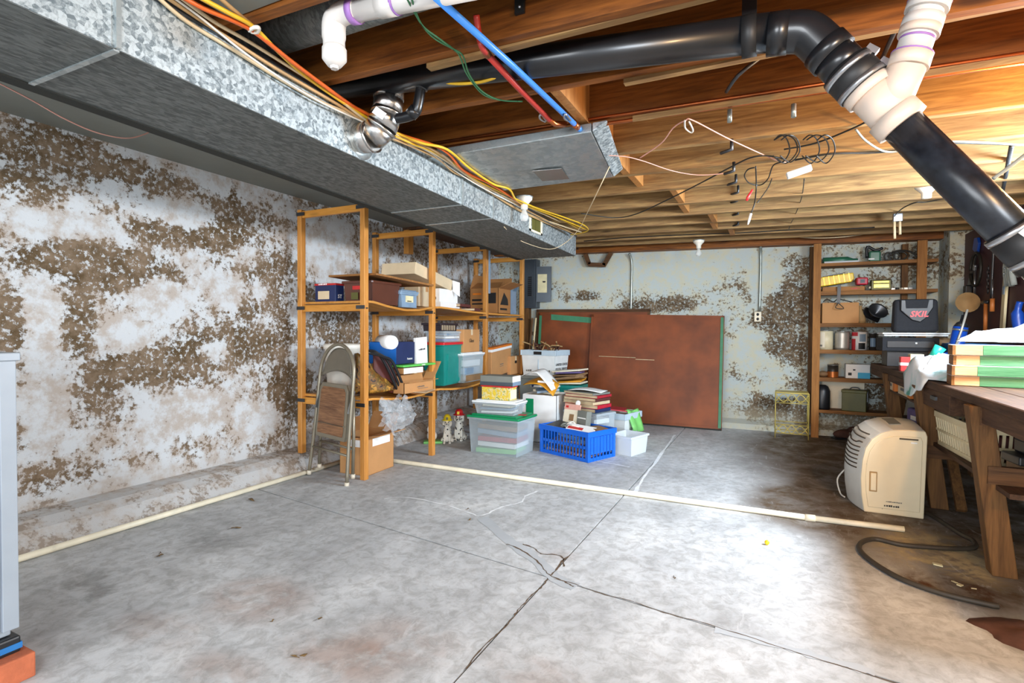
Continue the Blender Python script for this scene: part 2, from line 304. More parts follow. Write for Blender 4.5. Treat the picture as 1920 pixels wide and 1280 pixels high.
lb = [pxblob(*q, **L) for q in [
    (130, 290, 150, 60, br), (60, 350, 90, 40, br*.8), (270, 330, 90, 40, br*.6), (200, 500, 190, 55, br*1.5), (330, 440, 110, 35, br*1.3), (420, 455, 50, 60, br),
    (25, 600, 55, 90, br*1.5), (150, 610, 48, 85, br*1.6), (300, 690, 130, 45, br*1.2), (440, 650, 130, 45, br*1.2), (545, 720, 55, 70, br*1.3), (215, 690, 40, 45, br), (180, 720, 60, 60, br*.7),
    (437, 400, 12, 80, br*1.4), (330, 530, 30, 40, br), (465, 560, 25, 60, br), (640, 620, 90, 50, br*1.1), (700, 690, 90, 50, br*1.2), (540, 620, 30, 40, br), (530, 500, 50, 60, br*.6),
    (75, 600, 48, 110, wh*1.4), (85, 760, 60, 110, wh), (235, 625, 65, 50, wh*1.3), (305, 555, 70, 50, wh*1.5), (440, 545, 80, 45, wh*1.2), (400, 660, 50, 30, wh*1.2), (350, 775, 110, 55, wh*1.3), (480, 790, 60, 50, wh*1.2),
    (340, 400, 70, 40, wh*.8), (100, 420, 130, 35, wh*.7), (620, 470, 60, 90, wh), (430, 330, 120, 40, wh*.5), (450, 480, 60, 30, wh*.9), (560, 590, 24, 30, wh), (650, 690, 60, 30, wh), (200, 830, 160, 50, wh*.4)]]
concrete_wall('wall_left_concrete', lb, '#cbced0', '#b5aaa0', '#826f5b', '#57462f', '#a6a29c', (1, .55, 1.7), .53)
B = dict(y=YB)
bb = [pxblob(*q, **B) for q in [(1480, 560, 60, 40, br*1.4), (1500, 520, 50, 60, br), (1460, 600, 80, 30, br*1.5), (1480, 650, 70, 40, br*1.4), (1400, 700, 60, 30, br), (1430, 760, 90, 40, br*1.4), (1500, 700, 40, 60, br*.8),
    (1100, 555, 40, 14, br*1.2), (1200, 575, 60, 16, br*1.5), (1270, 570, 70, 20, br), (1060, 560, 20, 12, br), (1650, 620, 150, 120, br*.8), (1700, 750, 160, 80, br), (1560, 780, 120, 40, br*1.2), (1700, 500, 150, 60, br*.6),
    (1250, 500, 180, 60, wh*1.3), (1400, 660, 40, 60, wh), (1430, 520, 50, 50, wh), (1100, 510, 120, 35, wh*1.2), (1570, 700, 60, 60, wh*.5)]]
concrete_wall('wall_back_concrete', bb, '#bcc6c4', '#c8c6b0', '#7d6c56', '#4a3b2a', '#9a8a74', (.7, 1, 2.0), .60)

def floor_mat():
    m, nt, b = _new('floor_concrete'); N = NT(nt); v = N.coord()
    n1 = N.noise(v, 1.1, 8, .62, .5); n2 = N.noise(v, 5, 7, .66, .4); n3 = N.noise(v, 60, 3, .6); n4 = N.noise(N.coord((1, .45, 1)), 2.6, 8, .7, .8)
    col = N.ramp(N.math('ADD', N.math('MULTIPLY', n1, .5), N.math('MULTIPLY', n4, .5)), [(.36, '#a0a0a1'), (.46, '#b8babb'), (.56, '#cbcdce'), (.66, '#dcdddc')])
    P = dict(z=0)
    pink = N.blobs(v, [pxblob(*q, **P) for q in [(480, 1120, 170, 70, .8), (640, 1230, 200, 60, .9), (300, 1180, 160, 60, .6), (760, 1200, 180, 60, .6), (1000, 1260, 160, 30, .5), (420, 1260, 160, 40, .7), (1050, 1040, 60, 16, .3)]])
    col = N.mix(N.math('MULTIPLY', pink, N.rng(n2, .34, .58, 0, .6), True), col, hx('#96745f'))
    gray = N.blobs(v, [pxblob(*q, **P) for q in [(180, 1100, 160, 60, .8), (400, 1010, 140, 40, .6), (330, 1090, 140, 50, .5), (1380, 1200, 120, 40, .3)]])
    col = N.mix(N.math('MULTIPLY', gray, N.rng(n2, .42, .6, 0, .6), True), col, hx('#65635f'))
    brown = N.blobs(v, [pxblob(*q, **P) for q in [(1640, 880, 330, 70, 1), (1500, 950, 150, 50, 1), (1720, 1000, 260, 80, .75), (1850, 960, 180, 120, .7), (1600, 830, 200, 28, .7), (1820, 1110, 130, 40, .8), (1900, 1190, 70, 40, .6), (1450, 830, 120, 25, .5)]])  # real brown dirt plus the bench's shade, painted together
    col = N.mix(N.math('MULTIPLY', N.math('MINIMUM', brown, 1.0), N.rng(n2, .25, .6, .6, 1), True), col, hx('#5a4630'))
    sand = N.blobs(v, [pxblob(*q, **P) for q in [(1740, 1030, 130, 45, 1), (1800, 1060, 90, 40, .8)]])
    col = N.mix(N.math('MULTIPLY', sand, N.rng(n2, .4, .58), True), col, hx('#b8a680'))
    rust = N.blobs(v, [pxblob(*q, **P) for q in [(1770, 1095, 100, 22, 1), (1840, 1110, 40, 16, .8)]])
    col = N.mix(N.math('MULTIPLY', rust, N.rng(n2, .38, .52), True), col, hx('#4e2f18'))
    chalk = N.blobs(v, [pxblob(*q, **P) for q in [(900, 955, 110, 14, .9), (760, 940, 60, 8, .8), (1400, 1010, 120, 20, .5), (1250, 1000, 140, 40, .35), (300, 960, 140, 25, .3), (1150, 830, 140, 25, .4), (1050, 1060, 60, 12, .6)]])
    col = N.mix(N.math('MULTIPLY', chalk, N.rng(n4, .42, .6), True), col, hx('#dfe0df'))
    n5 = N.noise(v, 17, 8, .72, .6); n6 = N.noise(N.coord((1.6, .5, 1), 'Object'), 9, 8, .75, 1.2)
    col = N.mix(N.rng(n5, .40, .66, 0, .45), col, hx('#7c7974')); col = N.mix(N.rng(n6, .56, .70, 0, .4), col, hx('#d8dadb'))
    col = N.mix(N.rng(n3, .66, .74, 0, .35), col, hx('#555048'))
    N.l(col, b.inputs['Base Color']); N.l(N.rng(n2, .3, .7, .5, .8), b.inputs['Roughness']); b.inputs['Specular IOR Level'].default_value = .35
    N.bump(N.math('ADD', N.math('MULTIPLY', n3, .4), n2), b, .25, .006); M['floor'] = m
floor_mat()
plain('joint_dark', '#4a453e', .95); plain('patch_gray', '#b0b4b7', .7, 0, .08, 6); plain('crack_fill', '#5d4a38', .95); plain('chalk', '#e9ebec', .9)
floor = tag(MB().b3(XL-.2, XR+1.6, YN, YB+.2, -.12, -.014).build('floor', M['joint_dark']), kind='structure')
def tj(x): return 2.155-.14*(x+.84)          # the cross joint of the slab
g = .005; xj = -.866
for poly in ([(XL-.1, YN), (xj-g, YN), (xj-g, tj(xj)-g), (XL-.1, tj(XL-.1)-g)], [(xj+g, YN), (XR+1.5, YN), (XR+1.5, tj(XR+1.5)-g), (xj+g, tj(xj)-g)],
             [(XL-.1, tj(XL-.1)+g), (xj-g, tj(xj)+g), (xj-g, YB+.1), (XL-.1, YB+.1)], [(xj+g, tj(xj)+g), (XR+1.5, tj(XR+1.5)+g), (XR+1.5, YB+.1), (xj+g, YB+.1)]):
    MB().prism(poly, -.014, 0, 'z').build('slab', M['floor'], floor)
def strip(name, pix, w, mat, z=.0012, jit=.0, wmin=.3):   # ragged line lying on the floor
    p = spline([q if isinstance(q, Vector) else at(*q, z=0) for q in pix], 6); mb = MB(); vs = []
    for i, q in enumerate(p):
        t = (p[min(i+1, len(p)-1)]-p[max(i-1, 0)]).normalized(); n = Vector((-t.y, t.x, 0)); ww = w*(wmin+random.random()*(1-wmin)); j = n*random.uniform(-jit, jit)
        vs += [q+j-n*ww/2+Vector((0, 0, z)), q+j+n*ww/2+Vector((0, 0, z))]
    mb.add(vs, [(2*i, 2*i+1, 2*i+3, 2*i+2) for i in range(len(p)-1)]); return mb.build(name, M[mat], floor)
strip('patch', [(905, 970), (950, 1010), (1000, 1045), (1045, 1085), (1080, 1100)], .085, 'patch_gray', .0010, .004, .7)
strip('crack', [(950, 1020), (975, 1030), (1010, 1055), (1030, 1078), (1062, 1092), (1075, 1100)], .011, 'crack_fill', .0016, .004)
strip('crack', [(980, 1020), (1003, 1028), (1015, 1038), (1052, 1042), (1057, 1062)], .010, 'crack_fill', .0016, .003)
strip('crack', [Vector((x_, tj(x_)+.006*math.sin(x_*23), 0)) for x_ in (-.84, -.74, -.62, -.5, -.36, -.2, 0, .2, .45)], .006, 'crack_fill', .0014, .003)
strip('crack', [Vector((xj+.005*math.sin(y_*29), y_, 0)) for y_ in (2.18, 2.26, 2.34, 2.42)], .012, 'crack_fill', .0016, .003)
strip('crack', [Vector((xj+.005*math.sin(y_*19), y_, 0)) for y_ in (2.14, 2.05, 1.95, 1.85, 1.75, 1.65, 1.55, 1.45)], .008, 'crack_fill', .0014, .003)
strip('patch', [(1340, 1180), (1440, 1205), (1530, 1230), (1640, 1262)], .06, 'patch_gray', .0010, .006, .4)
strip('chalk_line', [(720, 935), (760, 932), (830, 945), (880, 962), (905, 966), (940, 950), (975, 942), (985, 930), (1010, 920)], .018, 'chalk', .0012, .006, .2)
strip('chalk_line', [(1265, 815), (1235, 858), (1205, 898), (1190, 925)], .03, 'chalk', .0009, .004, .4)
strip('chalk_line', [(1060, 848), (1110, 862), (1180, 875)], .016, 'chalk', .0012, .004, .2)

wl = tag(MB().b3(XL-.25, XL, YN, YB+.2, -.1, 2.6).build('wall_left', M['wall_left_concrete']), kind='structure')
MB().prism([(XL-.02, -.01), (XL-.02, .15), (XL+.12, .135), (XL+.19, .10), (XL+.28, .0), (XL+.28, -.01)], YN, YB, 'y').build('footing', M['wall_left_concrete'], wl)
wb = tag(MB().b3(XL-.25, XR+.25, YB, YB+.25, -.1, 2.6).build('wall_back', M['wall_back_concrete']), kind='structure')
MB().prism([(YB+.01, -.01), (YB-.12, -.01), (YB-.10, .06), (YB, .10), (YB+.01, .1)], XL+.28, XR, 'x').build('footing', M['wall_back_concrete'], wb)
wr = tag(MB().b3(XR, XR+.25, .95, YB+.2, -.1, 2.6).build('wall_right', M['wall_back_concrete']), kind='structure')
MB().b3(XR-.14, XR+.02, 6.2, YB+.01, -.01, 2.2).build('pillar', M['wall_back_concrete'], wr)
MB().b3(XR-.03, XR+.01, 4.0, 6.2, .8, 1.98).build('tool_board', M['peg_board'], wr)

def jz(x, y): return 2.0-.022*(x+.5)+(.0 if y < 4.6 else .03*(y-4.6))
ceil = tag(MB().b3(XL-.2, XR+1.2, YN, YB+.2, 2.245, 2.35).build('ceiling', M['deck']), kind='structure')
x = XL
while x < XR+.2:
    MB().b3(x+.003, x+.145, -.6, YB, 2.222, 2.246).build('plank', M['deck'], ceil); x += .148
JY = [.33, .74, 1.13, 1.541, 1.921, 2.337, 2.769, 3.173, 3.588, 4.03, 4.425, 4.83, 5.24, 5.65, 6.06]
JM = []
for i, y in enumerate(JY):
    a, b = jz(-2.35, y), jz(XR+.2, y); m = M['joist_orange' if y < 2.6 else 'joist_tan']; t = .02  # warm near light and cool far light put into the joist colours
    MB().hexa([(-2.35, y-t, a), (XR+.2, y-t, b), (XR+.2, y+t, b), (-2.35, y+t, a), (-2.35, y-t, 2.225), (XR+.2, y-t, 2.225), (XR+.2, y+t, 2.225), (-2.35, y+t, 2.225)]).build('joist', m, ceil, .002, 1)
a, b = jz(-3.3, 6.48), jz(XR, 6.48)
MB().hexa([(XL, 6.40, a-.03), (XR, 6.40, b-.03), (XR, 6.56, b-.03), (XL, 6.56, a-.03), (XL, 6.40, 2.2), (XR, 6.40, 2.2), (XR, 6.56, 2.2), (XL, 6.56, 2.2)]).build('sill_beam', M['joist_orange'], ceil)
# solid blocking between the joists, stepping back in a row
for k, (x, i, hh) in enumerate([(-.77, 4, .2), (-.78, 5, .17), (-.79, 6, .2), (-.80, 7, .17), (-.60, 8, .2), (-.62, 9, .19), (-.45, 10, .2), (-.48, 11, .19), (-.36, 12, .2)]):
    y0, y1 = JY[i]+.02, JY[i+1]-.02; zb = jz(x, y0)+.004+(.2-hh)
    MB().b3(x-.02, x+.02, y0, y1, zb, 2.222).build('blocking', M['block_wood'], ceil)
for x, y in ((-.5, 1.541), (.1, 1.921)): MB().b3(x-.6, x+.55, y+.02, y+.05, jz(x, y)-.002, jz(x, y)+.016).build('ledger_strip', M['joist_tan'], ceil)
wn = tag(MB().b3(XR-.02, XR+.02, 2.63, 2.67, 1.46, 1.98).b3(XR-.02, XR+.02, 3.83, 3.87, 1.46, 1.98).b3(XR-.02, XR+.02, 2.63, 3.87, 1.44, 1.48).b3(XR-.02, XR+.02, 2.63, 3.87, 1.955, 1.985).build('window_1', M['pale_wood']), kind='structure')
MB().b3(XR-.008, XR-.004, 2.67, 3.83, 1.48, 1.955).build('pane', M['frost'], wn)
# sheet metal lining between joists beside the duct, and a white board between two near joists
pn = tag(MB().hexa([(XL, YN, 2.16), (-2.0, YN, 2.16), (-2.0, 4.4, 2.12), (XL, 4.4, 2.12), (XL, YN, 2.19), (-2.0, YN, 2.19), (-2.0, 4.4, 2.15), (XL, 4.4, 2.15)]).build('ceiling_lining', M['panel_gray'], origin=(-2.7, 1, 2.15)), 'flat grey sheet metal lining between trunk duct and left wall', 'sheet panel')
wood('brown_fascia', '#3b2718', '#5f4029', 'y')
MB().b3(XL, -2.2, 4.41, 6.4, 2.10, 2.2).build('soffit_board', M['brown_fascia'], ceil)
MB().b3(-3.39, -3.33, 4.42, 4.50, 1.86, 2.12).build('stub_stud', M['pine_z'], ceil)
o = tag(MB().b3(-1.50, -.98, .765, 1.105, 2.03, 2.045).build('ceiling_board', M['panel_gray'], origin=(-1.2, .9, 2.04)), 'light grey board between two near joists above the orange cable', 'board')

# ------------------------------------------------------------------ main trunk duct
def dxR(y): return -1.495-.042*y
def dxL(y): return -1.905-.075*y
zb, zt = 1.80, 1.978
duct = thing('trunk_duct', 'long rectangular galvanized trunk duct below the joists', 'duct', (-1.7, 2, zb))
def dseg(y0, y1, n, z0=zb, z1=zt):
    q = Vector((-1.7, 2, zb)); r = lambda x, y, z: Vector((x, y, z))-q
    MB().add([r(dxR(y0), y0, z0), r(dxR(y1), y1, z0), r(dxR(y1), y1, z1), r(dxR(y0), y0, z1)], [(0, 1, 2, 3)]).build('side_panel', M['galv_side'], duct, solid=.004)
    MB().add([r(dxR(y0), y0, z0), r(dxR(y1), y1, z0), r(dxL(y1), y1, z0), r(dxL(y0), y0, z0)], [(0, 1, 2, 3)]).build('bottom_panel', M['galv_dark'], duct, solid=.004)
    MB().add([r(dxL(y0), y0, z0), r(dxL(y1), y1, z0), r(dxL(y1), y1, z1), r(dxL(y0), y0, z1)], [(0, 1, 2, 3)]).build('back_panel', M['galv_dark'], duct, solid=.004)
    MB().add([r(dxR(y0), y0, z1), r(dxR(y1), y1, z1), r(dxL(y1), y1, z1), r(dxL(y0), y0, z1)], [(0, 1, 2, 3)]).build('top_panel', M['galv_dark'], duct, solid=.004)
    if n: MB().bar(r(dxR(y1)+.004, y1, z0), r(dxR(y1)+.004, y1, z1), .016, .012).bar(r(dxR(y1), y1, z0-.003), r(dxL(y1), y1, z0-.003), .014, .006).build('drive_cleat', M['galv_plain'], duct)
ys = [-.9, .80, 2.62, 3.02, 4.86]
for i in range(4): dseg(ys[i], ys[i+1], i < 3)
q = Vector((-1.7, 2, zb))
MB().add([Vector(p)-q for p in ((dxR(4.86), 4.86, zb), (dxL(4.86), 4.86, zb), (dxL(4.86), 4.86, zt), (dxR(4.86), 4.86, zt))], [(0, 1, 2, 3)]).build('end_cap', M['galv_side'], duct, solid=.004)
MB().hexa([Vector(p)-q for p in [(dxL(y)-w, y, z) for z in (zb-.006, zb+.02) for y, w in ((-.9, .0), (-.9, .055), (4.86, .055), (4.86, .0))]]).build('dark_edge_strip', M['black_gap'], duct)  # dark strip along the left bottom edge of the duct
MB().bar(Vector((dxR(-.9)+.006, -.9, zt+.006))-q, Vector((dxR(4.86)+.006, 4.86, zt+.006))-q, .016, .014).build('top_hem', M['dark_steel'], duct)
c = at(1003, 425, x=dxR(3.8)); rg = MB()
fr = MB(); x = dxR(c.y)+.004; hh, ww = .062, .125
for a0, a1, b0, b1 in ((-ww, ww, hh-.016, hh), (-ww, ww, -hh, -hh+.016), (-ww, -ww+.03, -hh, hh), (ww-.03, ww, -hh, hh)): fr.b3(x, x+.006, c.y+a0, c.y+a1, 1.895+b0, 1.895+b1)
fr.v = [tuple(Vector(p)-q) for p in fr.v]; rg_o = fr.build('register', M['outlet'], duct)
gm = MB().b3(x-.002, x+.001, c.y-ww+.03, c.y+ww-.03, 1.895-hh+.016, 1.895+hh-.016); gm.b3(x+.001, x+.004, c.y-.006, c.y+.006, 1.895-hh, 1.895+hh); gm.v = [tuple(Vector(p)-q) for p in gm.v]; gm.build('grille', M['olive'], rg_o)

# branch duct in the joist bay
bd = thing('branch_duct', 'short flat grey branch duct with sloped end crossing under the joists', 'duct', (-1.1, 2.8, 1.95))
q = Vector((-1.1, 2.8, 1.95)); z0 = 1.955
A1, A2 = at(1117, 246, z=z0), at(1156, 330, z=z0); yb0, yb1 = A1.y, A2.y
def bq(*p): return [Vector(t)-q for t in p]
ym = yb0+(yb1-yb0)*.55; xm = A1.x+(A2.x-A1.x)*.55-.02
MB().hexa(bq((-1.75, yb0, z0), (A1.x-.02, yb0, z0), (xm, ym, z0), (-1.75, ym, z0), (-1.75, yb0, 1.996), (A1.x-.02, yb0, 1.996), (xm, ym, 1.996), (-1.75, ym, 1.996))).build('front_pan', M['galv_plain'], bd, .004)
MB().hexa(bq((-1.75, ym+.004, z0+.004), (xm, ym+.004, z0+.004), (A2.x-.02, yb1, z0-.004), (-1.75, yb1, z0-.004), (-1.75, ym+.004, 1.996), (xm, ym+.004, 1.996), (A2.x-.02, yb1, 1.996), (-1.75, yb1, 1.996))).build('rear_pan', M['galv_plain'], bd, .004)
MB().hexa(bq((A1.x-.016, yb0, z0), (A1.x+.05, yb0, 1.988), (A2.x+.035, yb1, 1.988), (A2.x-.016, yb1, z0-.004), (A1.x-.016, yb0, 1.996), (A1.x+.05, yb0, 1.997), (A2.x+.035, yb1, 1.997), (A2.x-.016, yb1, 1.996))).build('sloped_end', M['galv_side'], bd, .004)
MB().box(Vector((-1.12, ym+.13, z0-.004))-q, (.16, .22, .002), (.02, 0, .15)).build('foil_tape', M['shiny_metal'], bd)

# round duct in the near bay and the shiny elbow into the trunk
rd = thing('round_duct', 'round galvanized duct above the white drain trap', 'duct', (-1, 1.335, 2.13))
MB().cyl((-.75, 0, 0), (.15, 0, 0), .078, n=24).build('pipe', M['galv_dark'], rd)
MB().cyl((.18, 0, .0), (1.0, 0, .0), .082, n=24).build('pipe', M['galv_dark'], rd)
MB().cyl((.13, 0, 0), (.26, 0, 0), .0845, n=24).build('coupling', M['galv_plain'], rd)
MB().grid(lambda u, v: (.02+u*.22+.01*math.sin(9*v), -.087*math.cos(v*1.6-.4)+.003*math.sin(u*20), -.087*math.sin(v*1.6-.4)+.003*math.sin(v*17+u*9)), 8, 8).build('foil_tape', M['shiny_metal'], rd)
e0 = at(672, 248, x=dxR(1.9)); e0.z = 1.885
el = thing('elbow_duct', 'shiny crimped metal elbow entering the side of the trunk duct', 'duct', e0)
pts = [Vector((-.02, 0, 0)), Vector((.07, 0, -.005)), Vector((.115, .01, .03)), Vector((.135, .02, .085)), Vector((.135, .03, .15)), Vector((.135, .04, .27))]
for i in range(5):
    a, b = pts[i], pts[i+1]; MB().cyl(a, b+(b-a).normalized()*.012, .062-.0015*(i % 2), n=24).build('gore', M['shiny_metal'], el)
for i in (1, 2, 3): d = (pts[i+1]-pts[i-1]).normalized(); MB().cyl(pts[i]-d*.006, pts[i]+d*.006, .066, n=24).build('crimp_bead', M['shiny_metal'], el)
MB().lathe([(.062, 0), (.088, .004), (.09, .008), (.062, .012)], (.0, 0, 0), 24, Euler((0, math.pi/2, 0)).to_matrix()).build('collar', M['galv_plain'], el)
d = Vector((.135, -.045, .055)); MB().box((.155, -.052, .06), (.05, .002, .03), (0, .6, .5)).build('sticker', M['paper_white'], el)

# ------------------------------------------------------------------ drain pipes
Y0 = 1.735
def dp(x, y, Y=Y0): return at(x, y, y=Y)
dr = thing('drain_pipe', 'black plastic drain pipe running between joists with a bend to the right', 'pipe', dp(1100, 110)); q = dr.location.copy()
def loc(pts): return [Vector(p)-q for p in pts]
h0, h1 = dp(600, 166), dp(1470, 58)
MB().tube(loc([h0, h1]), .053, 24).build('pipe', M['abs_black'], dr)
el_p = spline([dp(1470, 62), dp(1510, 62), dp(1540, 85), dp(1560, 108)], 5)
MB().tube(loc(el_p), .056, 24).build('bend', M['abs_black'], dr)
def along(a, b, r, name, mat, t0=0, t1=1, par=None, n=24):
    a, b = Vector(a), Vector(b); return MB().cyl((a.lerp(b, t0))-q, (a.lerp(b, t1))-q, r, n=n).build(name, M[mat], par or dr)
ax0, ax1 = dp(1548, 92), dp(1905, 445)
along(dp(1440, 66), dp(1478, 61), .0585, 'hub', 'abs_black')
along(ax0, ax1, .0605, 'hub', 'abs_black', -.01, .05)
along(ax0, ax1, .056, 'sleeve', 'abs_black', .04, .13)
cpg = along(ax0, ax1, .064, 'rubber_coupling', 'rubber_black', .115, .225)
for t in (.125, .2): along(ax0, ax1, .0655, 'hose_clamp', 'strap_metal', t, t+.022, cpg)
for t in (.136, .211):
    p = ax0.lerp(ax1, t)-q+Vector((.05, -.02, .04)); MB().box(p, (.03, .02, .016), (0, .7, 0)).build('clamp_screw', M['strap_metal'], cpg)
wy = thing('white_wye', 'white plastic wye fitting with purple-primed branch pipe rising to the ceiling', 'pipe', ax0.lerp(ax1, .3)); qd = q; q = wy.location.copy()
along(ax0, ax1, .061, 'hub', 'pvc_pink', .222, .262, wy); along(ax0, ax1, .0535, 'body', 'pvc_pink', .25, .40, wy); along(ax0, ax1, .0615, 'hub', 'pvc_pink', .375, .435, wy)
br0 = ax0.lerp(ax1, .36); br1, br2 = dp(1704, 120, 1.70), dp(1752, -25, 1.70)
along(br0, br1, .043, 'branch', 'pvc_pink', 0, 1, wy); along(br1, br2, .047, 'hub', 'pvc_pink', -.06, .12, wy); along(br1, br2, .039, 'branch_pipe', 'pvc_white', .1, 1, wy)
along(br1, br2, .0475, 'primer_ring', 'primer_purple', .115, .135, wy); along(br1, br2, .0395, 'primer_ring', 'primer_purple', .30, .33, wy)
along(br1, br2, .046, 'hub', 'pvc_pink', .36, .47, wy); along(br1, br2, .046, 'elbow_hub', 'pvc_white', .47, .60, wy); along(br1, br2, .048, 'elbow_hub', 'pvc_white', .68, .80, wy); along(br1, br2, .0485, 'primer_ring', 'primer_purple', .8, .815, wy)
lp = thing('lower_drain_pipe', 'scuffed black drain pipe slanting down to the right edge', 'pipe', ax0.lerp(ax1, .7)); q = lp.location.copy()
plain('abs_scuffed', '#1d2128', .3, 0, .5, 30)
along(ax0, ax1, .0475, 'pipe', 'abs_scuffed', .40, 1.25, lp); along(ax0, ax1, .054, 'rubber_coupling', 'rubber_black', .96, 1.12, lp); along(ax0, ax1, .0555, 'hose_clamp', 'strap_metal', .965, .985, lp); along(ax0, ax1, .0555, 'hose_clamp', 'strap_metal', 1.075, 1.095, lp)
MB().box(ax0.lerp(ax1, 1.03)-q+Vector((.0, -.054, .01)), (.05, .003, .022), (0, .78, 0)).build('sticker', M['paper_white'], lp)
q = qd
hg = thing('pipe_hanger', 'black strap hanger holding the drain pipe to the joist', 'strap', dp(1405, 20)); q = hg.location.copy(); c = dp(1405, 68)
MB().lathe([(.056, -.02), (.058, -.02), (.058, .02), (.056, .02)], c-q, 24, Euler((0, math.pi/2, 0)).to_matrix()).build('loop', M['rubber_black'], hg)
MB().b3(-.02, .02, -.004, .004, -.02, .06).build('tail', M['rubber_black'], hg); 
q = qd
sb = thing('vent_branch', 'small black branch pipe dropping from the drain beside the shiny elbow', 'pipe', dp(785, 165)); q = sb.location.copy()
MB().tube(loc(spline([dp(790, 158), dp(785, 190), dp(779, 210), dp(765, 218), dp(745, 222)], 5)), .02, 16).build('pipe', M['abs_black'], sb); along(dp(793, 150), dp(789, 168), .026, 'hub', 'abs_black', 0, 1, sb); along(dp(770, 216), dp(780, 205), .025, 'hub', 'abs_black', 0, 1, sb)
# white trap hanging at top
tp = thing('white_trap', 'white plastic drain trap with purple primer rings above the cables', 'pipe', at(630, 60, y=1.22)); q = tp.location.copy(); YT = 1.22
def tpp(x, y): return at(x, y, y=YT)
MB().tube(loc(spline([tpp(628, 112), tpp(626, 70), tpp(628, 40), tpp(645, 24), tpp(672, 20)], 6)), [.032]*6+[.035]*8+[.033]*11, 20).build('trap_bend', M['pvc_white'], tp)
MB().lathe([(.0, -.0), (.02, 0), (.036, .02), (.036, .05), (.03, .06)], tpp(627, 118)-q-Vector((0, 0, .01)), 20).build('cap', M['pvc_white'], tp)
MB().lathe([(.0, -.012), (.012, -.012), (.014, 0), (.022, 0)], tpp(627, 122)-q, 6, None, False).build('plug', M['pvc_white'], tp)
along(tpp(660, 22), tpp(700, 14), .036, 'primer_ring', 'primer_purple', .0, .28, tp); along(tpp(668, 20), tpp(900, -28), .031, 'pipe', 'pvc_white', 0, 1, tp); along(tpp(730, 7), tpp(742, 4.5), .034, 'coupling', 'pvc_white', -1.5, 1, tp); along(tpp(740, 4), tpp(746, 3), .0345, 'primer_ring', 'primer_purple', 0, 1, tp)
# water lines
q = qd
zp = 1.965
bp = thing('blue_water_pipe', 'bright blue plastic water pipe below the near joists', 'pipe', at(960, 120, z=zp)); q = bp.location.copy()
MB().tube(loc([at(795, -25, z=zp), at(960, 122, z=zp), at(1083, 238, z=zp+.006)]), .011, 12).build('pipe', M['pex_blue'], bp); along(at(1076, 232, z=zp+.006), at(1090, 245, z=zp+.01), .014, 'crimp_ring', 'copper', 0, .5, bp); along(at(1080, 236, z=zp+.006), at(1092, 246, z=zp+.01), .0125, 'end_fitting', 'pex_blue', 0, 1, bp)
rp = thing('red_water_pipe', 'dull red plastic water pipe beside the blue one', 'pipe', at(970, 160, z=zp)); q = rp.location.copy()
MB().tube(loc([at(912, 100, z=zp), at(975, 168, z=zp), at(1032, 226, z=zp)]), .011, 12).build('pipe', M['pex_red'], rp); MB().tube(loc(spline([at(893, 28, z=2.06), at(897, 60, z=2.02), at(903, 85, z=zp), at(915, 103, z=zp)], 4)), .0105, 12).build('riser', M['pex_red'], rp)
along(at(905, 88, z=zp), at(915, 103, z=zp), .013, 'crimp_ring', 'copper', 0, 1, rp); MB().tube(loc([at(1030, 224, z=zp), at(1040, 232, z=zp), at(1060, 233, z=zp+.01)]), .012, 10).build('tee', M['copper'], rp)
for px_ in (1014, 1060): MB().tube(loc(spline([at(px_+8, 228, z=zp), at(px_-2, 222, z=zp-.01), at(px_, 214, z=zp-.006), at(px_+10, 226, z=zp-.004)], 4)), .004, 6).build('clip', M['strap_metal'], rp)
for lbl, dy, dz in (('upper copper pipe along the joist edge', -.032, .018), ('lower copper pipe along the joist edge', -.034, -.012)):
    p0, p1 = (-1.9, 2.337+dy, jz(-1.9, 2.3)+dz), (XR, 2.337+dy, jz(XR, 2.3)+dz)
    o = tag(MB().tube([p0, (-.2, 2.337+dy, jz(-.2, 2.3)+dz), p1], .008, 10).build('copper_pipe', M['copper'], origin=p0), lbl, 'pipe', 'copper pipes')
tag(MB().bar((-.55, 2.300, jz(0, 2.3)+.003), (XR, 2.300, jz(XR, 2.3)+.003), .012, .022).build('pipe_batten', M['joist_tan'], origin=(-.5, 2.3, 2)), 'narrow pale batten between the two copper pipes', 'batten')
for px_, py_ in ((1488, 205), (1368, 215)):
    p = at(px_, py_, y=2.30); tag(MB().cyl(p-Vector((0, 0, .03)), p+Vector((0, 0, .02)), .009, n=10).build('pipe_stub', M['conduit'], origin=p), ('right' if px_ > 1400 else 'left')+' of two capped pipe stubs hanging by the copper pipes', 'pipe stub', 'pipe stubs')
tag(MB().tube(spline([at(1655, 108, z=2.04), at(1690, 30, z=2.05), at(1706, -20, z=2.06)], 3), .008, 8).build('steel_rod', M['dark_steel'], origin=at(1680, 60, z=2.04)), 'thin grey steel conduit behind the white branch pipe', 'conduit')
tag(MB().tube(spline([at(1362, 172, z=2.01), at(1385, 140, z=2.02), at(1430, 105, z=2.08)], 3), .007, 8).build('bent_conduit', M['dark_steel'], origin=at(1362, 172, z=2.01)), 'short bent grey conduit between joists below the drain', 'conduit')

hs = thing('joist_strap', 'short black strap bracket on the nearest visible joist above the red pipe', 'strap', at(975, 14, y=1.515)); MB().b3(-.016, .016, -.006, .004, -.02, .06).build('strap', M['rubber_black'], hs); MB().ell((.002, -.008, -.002), (.005, .004, .005), 8, 6).build('screw', M['strap_metal'], hs)
